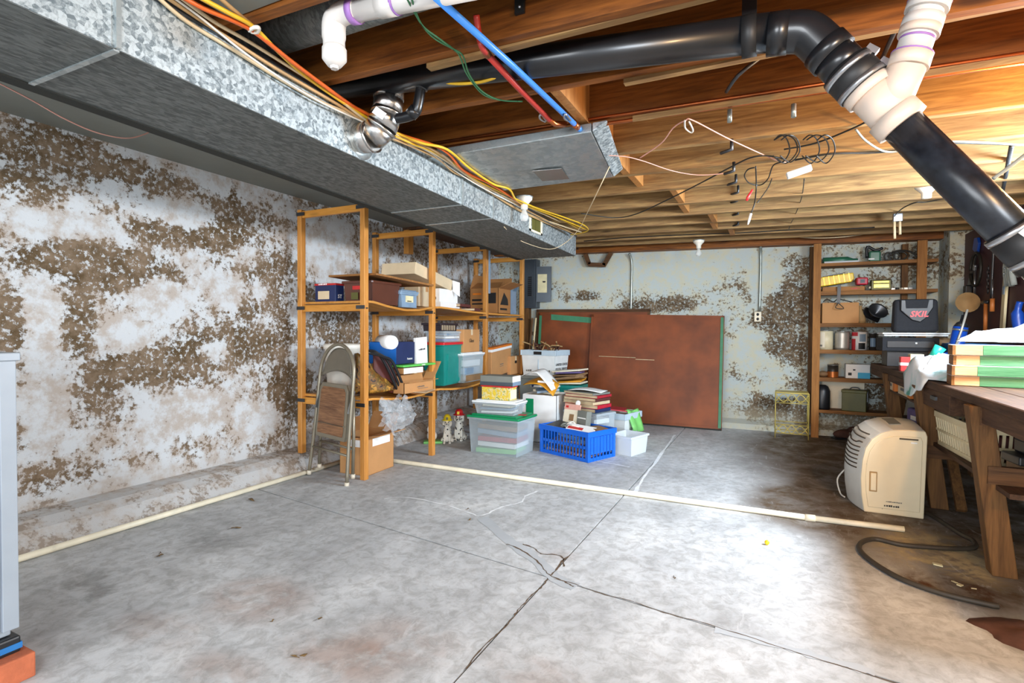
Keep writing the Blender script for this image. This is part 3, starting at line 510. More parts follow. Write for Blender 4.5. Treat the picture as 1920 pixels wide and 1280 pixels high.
# ------------------------------------------------------------------ cables over the duct
def cz(pix, z=1.992): return [at(*p[:2], z=(p[2] if len(p) > 2 else z)) for p in pix]
def cd(pix, z, off):                          # cables resting on the top edge of the duct, never inside it
    out = []
    for p in pix:
        c = at(*p, z=z)
        if c.y > 2.1: c = at(*p, z=1.946)
        for _ in range(6):
            if c.x < dxR(c.y)+off: c = at(*p, x=dxR(c.y)+off)
        out.append(c)
    return out
cable('yellow_cable', 'bright yellow cable draped over the duct', 'cable', cd([(365, -10), (430, 25), (475, 50), (520, 95), (570, 140), (640, 190), (690, 222), (745, 250), (790, 268), (838, 280), (880, 315), (925, 345), (955, 355), (975, 380), (1040, 405), (1100, 430)], 1.986, .030), .0065, M['cab_yellow'])
cable('orange_cable', 'orange cable beside the yellow one', 'cable', cd([(335, -10), (380, 15), (440, 40), (480, 62), (540, 110), (600, 155), (660, 198), (700, 220), (745, 250), (830, 280), (870, 320), (920, 345), (960, 370), (980, 385)], 1.982, .024), .007, M['cab_orange'])
for k, (pts, r, m) in enumerate([([(285, -15), (350, 40), (440, 95), (520, 145), (600, 190), (660, 215), (700, 238), (740, 262), (800, 280), (850, 310), (900, 345), (960, 385), (1010, 408), (1090, 435)], .006, 'cab_beige'),
        ([(298, -15), (380, 40), (460, 92), (520, 130), (580, 165), (640, 200), (690, 232), (745, 258), (815, 282), (880, 330), (940, 365), (1000, 400), (1080, 440)], .006, 'cab_tan'),
        ([(325, -15), (400, 40), (470, 80), (550, 130), (620, 175), (700, 235), (750, 255), (830, 290), (870, 325), (930, 360), (1050, 415)], .0055, 'cab_beige'),
        ([(310, -15), (370, 28), (460, 100), (540, 155), (610, 196), (680, 228), (730, 252), (805, 285), (850, 318), (910, 355), (985, 392)], .0035, 'cab_white')]):
    cable('house_wire', ['outermost beige cable resting on the duct edge', 'tan cable second from the duct edge', 'beige cable just below the orange cable', 'thin white wire among the beige cables'][k], 'cable', cd(pts, 1.984+.002*k, .012+.009*k), r, M[m], 'pale cables over the duct')
cable('yellow_cable', 'thin yellow cable end drooping behind the bulb holder at the duct end', 'cable', cd([(985, 382), (1030, 398), (1060, 408), (1095, 422), (1101, 433), (1070, 440)], 1.985, .02), .005, M['cab_yellow'])
cable('yellow_cable', 'second yellow cable running from the elbow to the duct end', 'cable', cd([(720, 245), (770, 268), (815, 285), (850, 305), (890, 335), (935, 358), (965, 372), (1010, 392), (1050, 410), (1085, 428)], 1.98, .034), .0055, M['cab_yellow'])
cable('house_wire', 'tan cable looping below the yellow cables beyond the elbow', 'cable', cd([(725, 255), (790, 282), (825, 300), (850, 322), (885, 338), (930, 368), (975, 395), (1030, 420), (1075, 437)], 1.975, .02), .006, M['cab_tan'], 'pale cables over the duct')
cable('brown_cable', 'brown cable crossing toward the grey board at top left', 'cable', cz([(405, -10), (440, 20), (478, 52)], 2.0), .006, M['cab_tan'])
tag(MB().tube(spline(cz([(468, 58), (475, 52), (485, 52), (482, 60)], 1.98), 4, True), .006, 6).build('cable_staple', M['cab_white'], origin=at(476, 56, z=1.98)), 'white cable staple on the near joist holding yellow cable', 'staple')
cable('yellow_loop', 'short yellow cable loop under the black drain', 'cable', [at(*p, y=1.72) for p in ((825, 154), (860, 157), (900, 154), (930, 145))], .0055, M['cab_yellow'])
for k in (0, 1): cable('green_wire', ['longer', 'shorter'][k]+' green wire hanging in a loop past the red pipe', 'wire', cz([(760+10*k, -8), (790, 45), (815+8*k, 72), (850, 92), (868-6*k, 105), (880-4*k, 140), (905, 172+4*k), (940, 188), (980-8*k, 190)], 1.97), .003, M['cab_green'], 'green wires')
cable('pink_wire', 'thin pink wire drooping across the grey lining by the left wall', 'wire', [at(*p, x=-2.35) for p in ((-10, 152), (60, 188), (120, 222), (180, 248), (235, 259), (270, 252), (290, 240))], .0025, M['cab_pink'])
cable('thin_wire', 'thin cream wire hanging from branch duct to trunk duct end', 'wire', [at(1143, 312, z=1.95), at(1120, 360, z=1.85), at(1098, 405, y=3.9), at(1085, 430, y=4.2), at(1060, 455, y=4.3), at(1030, 467, y=4.2), at(985, 455, y=3.9), at(960, 440, y=3.75), at(945, 425, x=dxR(3.5)+.01)], .0025, M['cab_beige'])
cable('thin_wire', 'thin pinkish wire crossing the branch duct and far joists', 'wire', cz([(985, 295), (1050, 290), (1155, 292), (1200, 300), (1260, 320), (1310, 328), (1360, 325)], 1.965), .0025, M['cab_pink'])
cable('thin_wire', 'pink wire running from copper pipes down to the black cable coil', 'wire', cz([(1200, 296), (1240, 268), (1262, 240), (1285, 226), (1300, 226), (1370, 262), (1450, 298), (1475, 305)], 1.975), .003, M['cab_pink'])
cable('wire_loop', 'small hanging loop of white wire below the copper pipes', 'wire', cz([(1284, 226), (1285, 240), (1296, 248), (1299, 243), (1292, 228)], 1.97), .004, M['cab_white'])
cable('black_cable', 'long black cable slanting across the far joists', 'cable', cz([(1090, 400), (1150, 408), (1190, 402), (1240, 380), (1310, 345), (1380, 308), (1410, 295), (1440, 292), (1470, 298)], 1.97), .004, M['cab_black'])
cable('black_cable', 'thin black cable from the coil to the right edge', 'cable', cz([(1490, 300), (1560, 288), (1640, 286), (1720, 278), (1790, 268), (1920, 272)], 1.972), .005, M['cab_black'])
cable('black_cable', 'black cable slanting up to the white wye', 'cable', cz([(1470, 280), (1530, 268), (1600, 240), (1650, 215)], 1.975), .004, M['cab_black'])
cable('gray_cable', 'pale grey cable sagging behind the slanted drain pipe', 'cable', cz([(1605, 243), (1625, 265), (1660, 284), (1700, 280), (1740, 270), (1800, 265), (1920, 272)], 1.96), .005, M['cab_gray'])
cable('gray_cable', 'pale twin cable at the right edge below the drain pipe', 'cable', [at(*p, y=2.3) for p in ((1862, 335), (1890, 315), (1925, 288))], .007, M['cab_gray'])
for k in range(6):                            # coil of thin black cable hanging from a joist
    cx_, w_ = [1464, 1471, 1480, 1519, 1531, 1547][k], [12, 19, 15, 13, 18, 14][k]
    cable('coiled_cable', ['leftmost loop', 'second loop', 'third loop', 'fourth loop', 'fifth loop', 'rightmost loop'][k]+' of the black cable coil hanging from the joists', 'cable', cz([(cx_-w_, 262), (cx_, 253), (cx_+w_, 262), (cx_+w_+4, 285), (cx_+2, 304+2*(k % 2)), (cx_-w_-2, 292)], 1.965-.004*k), .0032, M['cab_black'], 'loops of the hanging cable coil')
cable('coaxial_cable', 'small loop of black coaxial cable with red tip', 'cable', cz([(1470, 303), (1450, 310), (1440, 335), (1425, 347), (1405, 343), (1396, 330), (1402, 318), (1415, 314)], 1.962), .0035, M['cab_black'], n=6)
cx = thing('coaxial_end', 'hanging black coaxial cable with white and red connector tips', 'cable', at(1418, 315, z=1.96)); q = cx.location.copy()
MB().tube(loc(spline([at(1417, 312, z=1.96), at(1418, 350, z=1.9), at(1415, 380, y=3.2), at(1408, 400, y=3.2)], 4)), .0035, 6).build('cable', M['cab_black'], cx); MB().tube(loc([at(1408, 400, y=3.2), at(1404, 415, y=3.2), at(1402, 421, y=3.2)]), [.007, .006, .003], 8).build('connector', M['paper_white'], cx)
MB().tube(loc(spline([at(1447, 335, z=1.96), at(1440, 352, z=1.94), at(1420, 380, y=3.2)], 4)), .003, 6).build('cable', M['cab_black'], cx); MB().tube(loc([at(1411, 355, y=3.1), at(1402, 370, y=3.1), at(1400, 376, y=3.1)]), [.004, .008, .006], 8).build('red_tip', M['red_lid'], cx)
jb = thing('clear_junction_box', 'clear plastic box hanging under the black cable coil', 'box', at(1498, 322, z=1.93)); MB().box((0, 0, 0), (.12, .035, .032), (0, -.28, .1)).build('case', M['frost'], jb, .004); MB().box((0, -.001, 0), (.095, .03, .022), (0, -.28, .1)).build('insert', M['cab_gray'], jb)
cable('brown_wire', 'thin dark wire dropping from the clear box to the back joists', 'wire', [at(1508, 335, z=1.93), at(1503, 370, y=4.2), at(1492, 400, y=4.8), at(1480, 425, y=5.4), at(1480, 432, y=5.6)], .003, M['cab_black'])
cable('back_cable', 'upper long dark cable along the joists near the back wall', 'cable', [at(*p, y=5.63) for p in ((1095, 452), (1180, 445), (1290, 440), (1400, 436), (1480, 431), (1560, 430), (1640, 426))], .006, M['cab_black'])
cable('back_cable', 'pale cable along the top of the right shelf unit', 'cable', [at(*p, y=6.2) for p in ((1480, 443), (1530, 446), (1580, 444), (1640, 436))], .006, M['cab_beige'])
for k, (px_, py_) in enumerate([(1372, 282), (1376, 322), (1380, 343), (1384, 362), (1382, 378), (1384, 402), (1384, 422)]):
    yy = JY[6+k] if 6+k < len(JY) else 6.0
    p = at(px_, py_, y=yy-.03); tag(MB().tube([p+Vector((-.05, .02, .0)), p+Vector((-.01, -.01, 0)), p+Vector((0, -.01, .0)), p+Vector((0, -.01, .05))], .008, 8).build('pipe_hook', M['dark_steel'], origin=p), ['nearest', 'second', 'third', 'fourth', 'fifth', 'sixth', 'farthest'][k]+' dark iron hook in the row along the joists', 'hook', 'iron hooks under the joists')
def lamp_holder(px_, py_, Y, label, s=1.0, bulb=True):
    p = at(px_, py_, z=1.943 if Y < 5 else jz(0, Y)-.056); t = thing('lamp_holder', label, 'lamp', p, group='porcelain lamp holders')
    MB().lathe([(.055*s, .05), (.055*s, .035), (.04*s, .02), (.024*s, .0), (.024*s, -.03), (.018*s, -.032)], (0, 0, 0), 18).build('base', M['porcelain'], t)
    if bulb: MB().lathe([(.012, -.03), (.016, -.045), (.03, -.075), (.03, -.09), (.02, -.108), (0, -.113)], (0, 0, 0), 16).build('bulb', M['bulb_glass'], t)
    MB().lathe([(.06*s, .055), (.06*s, .05)], (0, 0, 0), 18).build('mounting_plate', M['galv_plain'], t)
    return t
lamp_holder(983, 384, 3.55, 'porcelain lamp holder with bare bulb beside the trunk duct')
lamp_holder(1310, 460, 6.02, 'porcelain lamp holder with bare bulb before the back wall')
lamp_holder(1737, 362, 3.35, 'white lamp holder without bulb above the tool bag', 1.1, False)
b = thing('junction_box', 'small grey metal junction box under the far right joists', 'box', at(1683, 408, z=1.965)); MB().b3(-.03, .03, -.02, .02, -.03, .03).build('box', M['strap_metal'], b, .003); MB().cyl((-.02, 0, -.03), (-.015, 0, -.16), .009, n=8).build('pull_fitting', M['cab_beige'], b); MB().cyl((.015, 0, -.03), (.018, 0, -.13), .009, n=8).build('pull_fitting', M['cab_beige'], b)
cable('lamp_wire', 'black wire from junction box to bulbless lamp holder', 'wire', [at(*p, z=1.975) for p in ((1675, 408), (1690, 392), (1715, 380), (1740, 378), (1800, 366))], .004, M['cab_black'])
# ------------------------------------------------------------------ wooden shelving on the left
PY = [2.98, 3.83, 4.78, 5.66]; PX = -2.635; BX = -3.255
def interp(y, t):
    for (a, u), (b, v) in zip(t, t[1:]):
        if y <= b: return u+(v-u)*max(0, (y-a)/(b-a))
    return t[-1][1]
ZU = [(2.9, 1.293), (3.05, 1.292), (3.2, 1.268), (3.42, 1.246), (3.6, 1.254), (3.75, 1.276), (3.9, 1.290), (4.1, 1.284), (4.4, 1.270), (4.8, 1.262), (5.2, 1.262), (5.7, 1.265)]
ZL = [(2.9, .588), (3.05, .586), (3.25, .562), (3.45, .548), (3.65, .556), (3.8, .576), (3.9, .575), (4.1, .556), (4.35, .546), (4.55, .556), (4.75, .582), (5.2, .575), (5.7, .58)]
sh = thing('wooden_shelving', 'tall open pine shelving unit with sagging boards along the stained wall', 'shelving', (-2.95, 4.3, 0)); q = Vector((-2.95, 4.3, 0))
for i, y in enumerate(PY):
    tz = [1.995, 1.965, 1.955, 1.955][i]
    MB().b3(PX-.022, PX+.022, y-.022, y+.022, 0, tz).build('post', M['pine_z'], sh, .003, 1).location = -q
    MB().b3(BX-.022, BX+.022, y-.022, y+.022, .13, tz).build('post', M['pine_z'], sh, .003, 1).location = -q
    for z in (tz-.035, interp(y, ZU)-.047, interp(y, ZL)-.045):
        MB().b3(BX+.022, PX-.022, y-.014, y+.014, z-.028, z+.022).build('crossbar', M['pine_x'], sh, .002, 1).location = -q
        for x0, x1 in ((BX-.025, BX+.055), (PX-.055, PX+.024)):
            MB().b3(x0, x1, y-.026, y-.0225, z-.014, z+.012).build('corner_bracket', M['dark_steel'], sh).location = -q
    MB().b3(PX+.0225, PX+.024, y-.01, y+.01, interp(y, ZU)-.06, interp(y, ZU)-.05).build('bolt', M['dark_steel'], sh).location = -q
def board(y0, y1, zt, t=.016):
    n = 16; mb = MB(); vs = []
    for k in range(n+1):
        y = y0+(y1-y0)*k/n; z = interp(y, zt)
        vs += [(BX-.02, y, z-t), (PX+.03, y, z-t), (PX+.03, y, z), (BX-.02, y, z)]
    fs = [(k*4+a, k*4+(a+1) % 4, (k+1)*4+(a+1) % 4, (k+1)*4+a) for k in range(n) for a in range(4)]+[(3, 2, 1, 0), (n*4, n*4+1, n*4+2, n*4+3)]
    for f in fs: pass
    mb.add(vs, fs); o = mb.build('shelf', M['pine_y'], sh); o.location = -q
for y0, y1 in ((2.99, 3.805), (3.855, 4.755), (4.805, 5.65)): board(y0, y1, ZU); board(y0, y1, ZL)
tag(MB().b3(0, .02, 0, .012, 0, .5).build('blue_strip', M['blue_gray'], sh), None).location = (PX+.018-q.x, 4.802-q.y, 1.46)

def foot(b, X, a, c, t, z, rz=0):            # footprint of a box seen by its near edge: near corner column b at depth plane X, face ends a and c, top row t
    P = at(b, 620, x=X) if not isinstance(b, tuple) else at(*b, z=z); bx_ = b[0] if isinstance(b, tuple) else b
    e1 = Vector((-math.cos(rz), -math.sin(rz), 0)); e2 = Vector((-math.sin(rz), math.cos(rz), 0))
    def solve(e, col):
        if isinstance(col, str): return float(col)
        k = (col-960)/F; d = Vector((P.x, P.y, 0)); 
        n = RT-FW*k; n = Vector((n.x, n.y, 0)); return max(.02, -(d.dot(n))/(e.dot(n)))
    w, d = solve(e1, a), solve(e2, c)
    if isinstance(t, str): h = float(t)
    else:
        k = (Vector((P.x, P.y, CH))-CP).dot(FW); h = CH+(620-t)/F*k-z
    ctr = Vector((P.x, P.y, z))+e1*w/2+e2*d/2
    return ctr, rz, w, d, h
def shell(mb, w, d, h, t=.004, top=None):     # open box: four walls and a bottom
    tw, td = top or (w, d)
    mb.frus(w, d, w, d, 0, t)
    for s in (-1, 1):
        mb.hexa([(-w/2, s*d/2, 0), (w/2, s*d/2, 0), (w/2, s*(d/2-t), 0), (-w/2, s*(d/2-t), 0), (-tw/2, s*td/2, h), (tw/2, s*td/2, h), (tw/2, s*(td/2-t), h), (-tw/2, s*(td/2-t), h)])
        mb.hexa([(s*w/2, -d/2, 0), (s*w/2, d/2, 0), (s*(w/2-t), d/2, 0), (s*(w/2-t), -d/2, 0), (s*tw/2, -td/2, h), (s*tw/2, td/2, h), (s*(tw/2-t), td/2, h), (s*(tw/2-t), -td/2, h)])
    return mb
def carton(name, label, f, mat='cardboard', tape=True, rot=None, cat='box', group=None, open_=None, lid=None):
    c, rz, w, d, h = f; t = thing(name, label, cat, c, rz, group, rot=rot)
    if open_ is None:
        MB().frus(w, d, w, d, 0, h).build('body', M[mat], t, .003, 2)
        if tape: MB().b3(-w/2, w/2, -.02, .02, h-.0005, h+.0008).b3(w/2-.0005, w/2+.0008, -.02, .02, h*.75, h).build('tape', M['cardboard_pale' if mat != 'cardboard_pale' else 'cardboard'], t)
    else:
        shell(MB(), w, d, h).build('body', M[mat], t); MB().frus(w-.01, d-.01, w-.01, d-.01, .005, h*.7).build('contents', M['cardboard_in'], t)
        for side, ang in open_:
            L_ = (w if side in 'xX' else d)*.46; a = ang
            if side == 'X': p = [(w/2, -d/2, h), (w/2, d/2, h)]; v = Vector((math.cos(a), 0, math.sin(a)))
            if side == 'x': p = [(-w/2, -d/2, h), (-w/2, d/2, h)]; v = Vector((-math.cos(a), 0, math.sin(a)))
            if side == 'Y': p = [(-w/2, d/2, h), (w/2, d/2, h)]; v = Vector((0, math.cos(a), math.sin(a)))
            if side == 'y': p = [(-w/2, -d/2, h), (w/2, -d/2, h)]; v = Vector((0, -math.cos(a), math.sin(a)))
            p = [Vector(k) for k in p]; MB().add([p[0], p[1], p[1]+v*L_, p[0]+v*L_], [(0, 1, 2, 3)]).build('flap', M[mat], t, solid=.004)
    t['_dims'] = (w, d, h); del t['_dims']
    return t, w, d, h
FRONT = dict(right=(0, 1, 0)); SIDE = dict(right=(1, 0, 0))   # lettering on the +X face / on the -Y face
def tub(name, label, f, mat, lidmat=None, taper=.86, rim=.012, group=None, cat='storage bin', lid_h=.02, contents=None, lidlabel=None):
    c, rz, w, d, h = f; t = thing(name, label, cat, c, rz, group); bw, bd_ = w*taper, d*taper
    hb = h-(lid_h if lidmat else 0)
    shell(MB(), bw, bd_, hb, .004, (w-.012, d-.012)).build('body', M[mat], t, .006, 2)
    if contents:
        rs = random.Random(len(name)+int(c.y*100))
        for k, cm in enumerate(contents):
            hh = hb*.8*(k+1)/len(contents); h0 = hb*.8*k/len(contents)+.008
            MB().box((rs.uniform(-.02, .02), rs.uniform(-.02, .02), (h0+hh)/2), (bw*.82, bd_*.82, hh-h0-.004), (0, rs.uniform(-.05, .05), rs.uniform(-.12, .12))).build('contents', M[cm], t)
    rm = MB()
    for s in (-1, 1):
        rm.b3(-w/2, w/2, s*d/2-.008, s*d/2+.004, hb-.02, hb-.001); rm.b3(s*w/2-.008, s*w/2+.004, -d/2, d/2, hb-.02, hb-.001)
    rm.build('rim', M[mat], t, .003)
    if lidmat:
        l = MB().frus(w+.016, d+.016, w+.016, d+.016, hb-.006, hb+lid_h*.55).frus(w*.9, d*.9, w*.88, d*.88, hb+lid_h*.5, hb+lid_h).build('lid', M[lidmat], t, .006, 3)
    return t, w, d, h

# --- upper boards
t, w, d, h = carton('shoe_box', 'small navy shoe box with red lid edge on the upper shelf', foot(629, -2.98, 591, 645, 533, 1.294), 'navy', False)
MB().frus(w+.008, d+.008, w+.008, d+.008, h-.012, h+.003).build('lid', M['red_ink'], t, .002); MB().b3(-w*.35, w*.2, -d/2-.0015, -d/2, h*.15, h*.6).build('label', M['cardboard_pale'], t)
marks(8, .014, M['paper_white'], t, (-.02, -d/2-.004, h-.004), **SIDE); text('ST', .04, M['paper_white'], t, (w/2+.001, 0, h*.3), **FRONT)
t, w, d, h = tub('brown_bin', 'large glossy brown plastic bin under a brown board', foot(698, -2.63, 642, 752, 526, 1.272), 'brown_plastic', None, .88)
MB().b3(-w*.15, w*.12, -d*.47-.012, -d*.47-.008, h*.62, h*.78).build('sticker', M['red_ink'], t); MB().b3(-w*.2, w*.02, -d*.47-.010, -d*.47-.006, h*.2, h*.5).build('sticker', M['olive'], t)
cB = Vector(t.location)+Vector((0, 0, h))
bo = tag(MB().box((0, 0, 0), (.52, .62, .014), (-.06, .02, 0)).build('loose_board', M['shelf_wood_x'], origin=(0, 0, 0)), 'brown board laid loosely over the brown bin', 'board'); bo.location = cB+Vector((-.0, .12, .022)); bo.rotation_euler = (0, 0, -.12)
t, w, d, h = tub('lidded_tub', 'small blue-grey lidded tub with cream label on the upper shelf', foot(752, -2.62, 744, 783, 543, 1.262), 'blue_gray', 'blue_gray', .9)
MB().b3(w/2-.004, w/2+.0015, -d*.22, d*.22, h*.3, h*.66).build('label', M['label_cream'], t); MB().b3(w/2+.0015, w/2+.0025, -d*.15, d*.1, h*.33, h*.38).build('print', M['ink'], t)
carton('pale_carton', 'pale carton behind the blue-grey tub', foot(785, -2.76, 758, 815, 537, 1.29), 'cardboard_pale')
t, w, d, h = carton('white_carton', 'white carton right of the second post on the upper shelf', foot(824, -2.70, 800, 858, 541, 1.315), 'paper_white', False); MB().cyl((w*.1, -d/2-.001, h*.4), (w*.1, -d/2+.002, h*.4), .02, n=14).build('hand_hole', M['ink'], t)
carton('flat_white_box', 'flat white box beneath the white carton', foot(826, -2.68, 800, 862, 566, 1.288), 'paper_white', False)
t, w, d, h = carton('long_carton', 'long tilted pale carton lying on top of the white carton', (Vector((-2.85, 3.92, 1.50)), 0, .34, .62, .10), 'cardboard_pale', False); t.rotation_euler = (-.16, 0, .05); MB().add([(w/2, d/2, h), (w/2, d/2+.02, .0), (w/2+.07, d/2+.04, -.05), (w/2+.07, d/2+.02, h*.8)], [(0, 1, 2, 3)]).build('flap', M['paper_white'], t, solid=.003)
for k in (0, 1, 2):
    bk = thing('flat_book', ['thick brown book lying flat left of the printed carton', 'thin maroon book on the brown one', 'short maroon book at the shelf edge'][k], 'book', (-2.80+.06*k, 4.28+.12*k, 1.287+(.028 if k == 1 else 0)-.008*k), .1*k, 'flat books on the upper shelf')
    MB().b3(-.09, .09, -.14+.03*k, .14-.03*k, 0, .022).build('pages', M['book_pages'], bk); MB().b3(-.093, .093, -.145+.03*k, .145-.03*k, .021, .026).b3(-.093, .093, -.145+.03*k, .145-.03*k, -.001, .003).b3(.09, .094, -.145+.03*k, .145-.03*k, 0, .026).build('cover', M['maroon_book' if k else 'cardboard_dark'], bk)
t, w, d, h = carton('printed_carton', 'open orange-brown carton printed with black pictures', foot(934, -2.66, 881, 957, 540, 1.268), 'cardboard_dark', open_=[('x', 1.9), ('Y', 1.3), ('X', .35), ('y', 2.6)])
for x0, x1, z0, z1 in ((-.42, -.08, .50, .58), (-.42, -.02, .36, .42), (-.4, .1, .16, .2), (.15, .42, .4, .82)): MB().b3(w*x0, w*x1, -d/2-.0015, -d/2, h*z0, h*z1).build('print', M['ink'], t)
MB().b3(-w*.4, -w*.1, -d/2-.0015, -d/2, h*.75, h*.82).build('print', M['orange_box'], t); MB().add([(w/2+.001, -d*.35, h*.35), (w/2+.001, d*.3, h*.35), (w/2+.001, d*.25, h*.6), (w/2+.001, -d*.05, h*.85)], [(0, 1, 2, 3)]).build('print', M['ink'], t, solid=.001); MB().b3(w/2, w/2+.0015, -d*.35, d*.2, h*.14, h*.22).build('print', M['ink'], t)
carton('blue_carton', 'blue carton with raised flap beside the last shelving post', foot(955, -2.68, 948, 968, 545, 1.266), 'blue_gray', open_=[('Y', .9), ('x', 1.4)])

# --- lower boards, first bay
def cylinder_thing(name, label, cat, loc, prof, mat, n=24, group=None):
    t = thing(name, label, cat, loc, 0, group); MB().lathe(prof, (0, 0, 0), n).build('body', M[mat], t); return t
t = cylinder_thing('plastic_bucket', 'tall white plastic bucket behind the folded metal chair', 'bucket', (-3.02, 3.19, .57), [(.125, 0), (.148, .36), (.158, .365), (.158, .395), (.15, .40), (.14, .40), (.12, .02)], 'bucket_white')
for z, a0, a1 in ((.25, -2.75, -2.35), (.20, -2.75, -2.45), (.12, -2.75, -2.5)):
    MB().grid(lambda u, v: (.1425*math.cos(a0+(a1-a0)*u)*(1+.0*v), .1425*math.sin(a0+(a1-a0)*u), z+.02*v), 6, 1).build('print', M['ink_gray'], t)
tx = cylinder_thing('paper_roll', 'white paper roll lying on the blue box', 'paper roll', (-2.72, 3.33, 1.0), [(.055, -.15), (.055, .15), (.02, .15), (.02, .14)], 'paper_white'); tx.rotation_euler = (math.pi/2, 0, .95); tx.location = (-2.78, 3.40, .985)
t, w, d, h = carton('blue_box', 'bright blue box with dark navy end on the lower shelf', foot(743, -2.64, 692, 777, 643, .813), 'blue_box', False)
MB().b3(w/2, w/2+.002, -d/2, d/2, 0, h).build('end_panel', M['navy'], t); text('Reebok', .022, M['paper_white'], t, (w/2+.0025, d*.22, h*.22), bold=.01, **FRONT); MB().b3(-w/2+.01, w/2-.01, -d/2+.01, d/2-.01, h, h+.003).build('lid', M['navy'], t)
t, w, d, h = carton('small_white_box', 'small tilted white box leaning against the teal bin', foot(781, -2.63, 776, 803, 633, .80), 'paper_white', False); t.rotation_euler = (.06, 0, .05); marks(7, .018, M['ink'], t, (w/2, 0, h*.55), **FRONT)
t, w, d, h = carton('game_box', 'flat bright green game box jutting past the second post', foot(757, -2.575, 716, 817, '.016', .79), 'game_green', False); marks(5, .013, M['paper_white'], t, (w/2, d*.1, h*.5), **FRONT)
t, w, d, h = carton('flat_carton', 'flat carton with white end beneath the green game box', foot(757, -2.60, 700, 793, '.045', .735), 'cardboard', False); MB().b3(w/2, w/2+.002, -d/2, d/2, 0, h).build('end_panel', M['paper_white'], t)
t, w, d, h = carton('labelled_carton', 'brown carton with white label behind the open carton', foot(757, -2.72, 715, 800, '.155', .575), 'cardboard'); MB().b3(w/2-.05, w/2-.002, -d/2-.002, -d/2, h*.55, h*.85).build('label', M['paper_white'], t)
t, w, d, h = carton('open_carton', 'low open carton with a long flap folded out on the lower shelf', foot(758, -2.575, 737, 813, '.09', .578), 'cardboard', open_=[('X', .12), ('Y', .9), ('x', 1.3)]); marks(9, .014, M['ink_gray'], t, (w/2, d*.05, h*.5), **FRONT); MB().b3(w/2, w/2+.001, -d*.05, d*.3, h*.3, h*.34).build('print', M['ink_gray'], t)
for k in (0, 1): tag(MB().box((0, 0, 0), (.12, .26, .003), (0, .03, .3*k)).build('loose_card', M['cardboard_pale' if k else 'cardboard_dark'], origin=(0, 0, 0)), ['darker', 'paler'][k]+' loose card lying under the open carton', 'card', 'loose cards').location = (-2.57, 3.58+.04*k, .578+.006*k)
rb = thing('red_ribbon', 'red ribbon bundle behind the paper roll', 'ribbon', (-2.92, 3.62, .93)); MB().tube(spline([(-.1, -.1, 0), (0, -.06, .05), (.02, 0, .0), (0, .06, .06), (-.02, .12, .01)], 5), .02, 6).build('ribbon', M['red_lid'], rb); MB().box((0, .0, -.06), (.2, .3, .1)).build('wrapped_base', M['paper_white'], rb, .01)
cc = thing('folded_camp_chair', 'folded camping chair with camouflage fabric and black tubes', 'chair', (-2.72, 3.10, .588))
MB().grid(lambda u, v: (.05*math.sin(3*u+v*2)-.10+.14*u, -.05+.34*u*(1-.45*v), .02+.30*v-.16*u*v), 10, 10).build('fabric', M['camo'], cc, solid=.05)
for k in range(3): MB().tube(spline([(.03+.025*k, -.08, .33), (.04+.025*k, .05+.02*k, .33-.02*k), (.055+.025*k, .14+.02*k, .24), (.07+.02*k, .27+.02*k, .03)], 5), .011, 8).build('tube', M['black_plastic'], cc)
MB().grid(lambda u, v: (-.02+.06*u, .1+.2*u, .30-.26*v-.05*u), 6, 6).build('strap_fabric', M['maroon_book'], cc, solid=.012)
bg = thing('plastic_bag', 'crumpled clear plastic bag hanging from the lower shelf', 'bag', (-2.60, 3.25, .42))
rs = random.Random(3); off = [[rs.uniform(-.022, .022) for _ in range(15)] for _ in range(13)]
MB().grid(lambda u, v: (.05+.035*math.sin(7*u+4*v)+off[int(v*12)][int(u*14)], -.17+.36*u*(1-.3*abs(v-.5))+off[int(v*12)][int((1-u)*14)], -.07+.24*v-.05*math.sin(u*3)+off[int((1-v)*12)][int(u*14)]), 14, 12).build('film', M['bag_clear'], bg)
MB().grid(lambda u, v: (.0+.03*math.sin(9*u+3*v)+off[int(v*12)][int(u*14)], -.15+.30*u, -.05+.2*v+off[int((1-v)*12)][int(u*14)]), 14, 12).build('film', M['bag_clear'], bg)
# --- lower boards, second and third bay
t, w, d, h = tub('teal_bin', 'tall teal plastic bin with red rim on the lower shelf', foot(832, -2.60, 790, 872, 645, .585, .12), 'teal', None, .82); tealtop = Vector(t.location)+Vector((0, 0, h))
rm = MB()
for s in (-1, 1): rm.b3(-w/2-.008, w/2+.008, s*d/2-.012, s*d/2+.012, h-.012, h+.012); rm.b3(s*w/2-.012, s*w/2+.012, -d/2-.008, d/2+.008, h-.012, h+.012)
rm.build('red_rim', M['red_lid'], t, .004); MB().frus(w*.95, d*.95, w*.97, d*.97, h-.02, h-.004).build('lid_panel', M['red_lid'], t)
for s in (-.28, .28): MB().hexa([(w*.41+.002, d*s-.008, .02), (w*.41+.012, d*s-.008, .02), (w*.41+.012, d*s+.008, .02), (w*.41+.002, d*s+.008, .02), (w/2-.01, d*s-.008, h*.75), (w/2+.004, d*s-.008, h*.75), (w/2+.004, d*s+.008, h*.75), (w/2-.01, d*s+.008, h*.75)]).build('rib', M['teal'], t)
t2, w2, d2, h2 = tub('clear_bin', 'clear plastic bin of blue odds and ends on the teal bin', (tealtop+Vector((.0, .0, .012)), .12, w*.9, d*.86, .10), 'clear_plastic', None, .9, contents=['blue_box', 'paper_white', 'blue_gray'])
t3, w3, d3, h3 = tub('dark_basket', 'dark slotted basket sitting in the clear bin on the teal bin', (tealtop+Vector((-.04, -.0, .10)), .12, w*.85, d*.8, .085), 'dark_basket', None, .9)
for k in range(8): MB().b3(w3*.47, w3*.5, -d3*.4+k*d3*.1, -d3*.4+k*d3*.1+.006, .02, .07).build('slat', M['cardboard_pale'], t3)
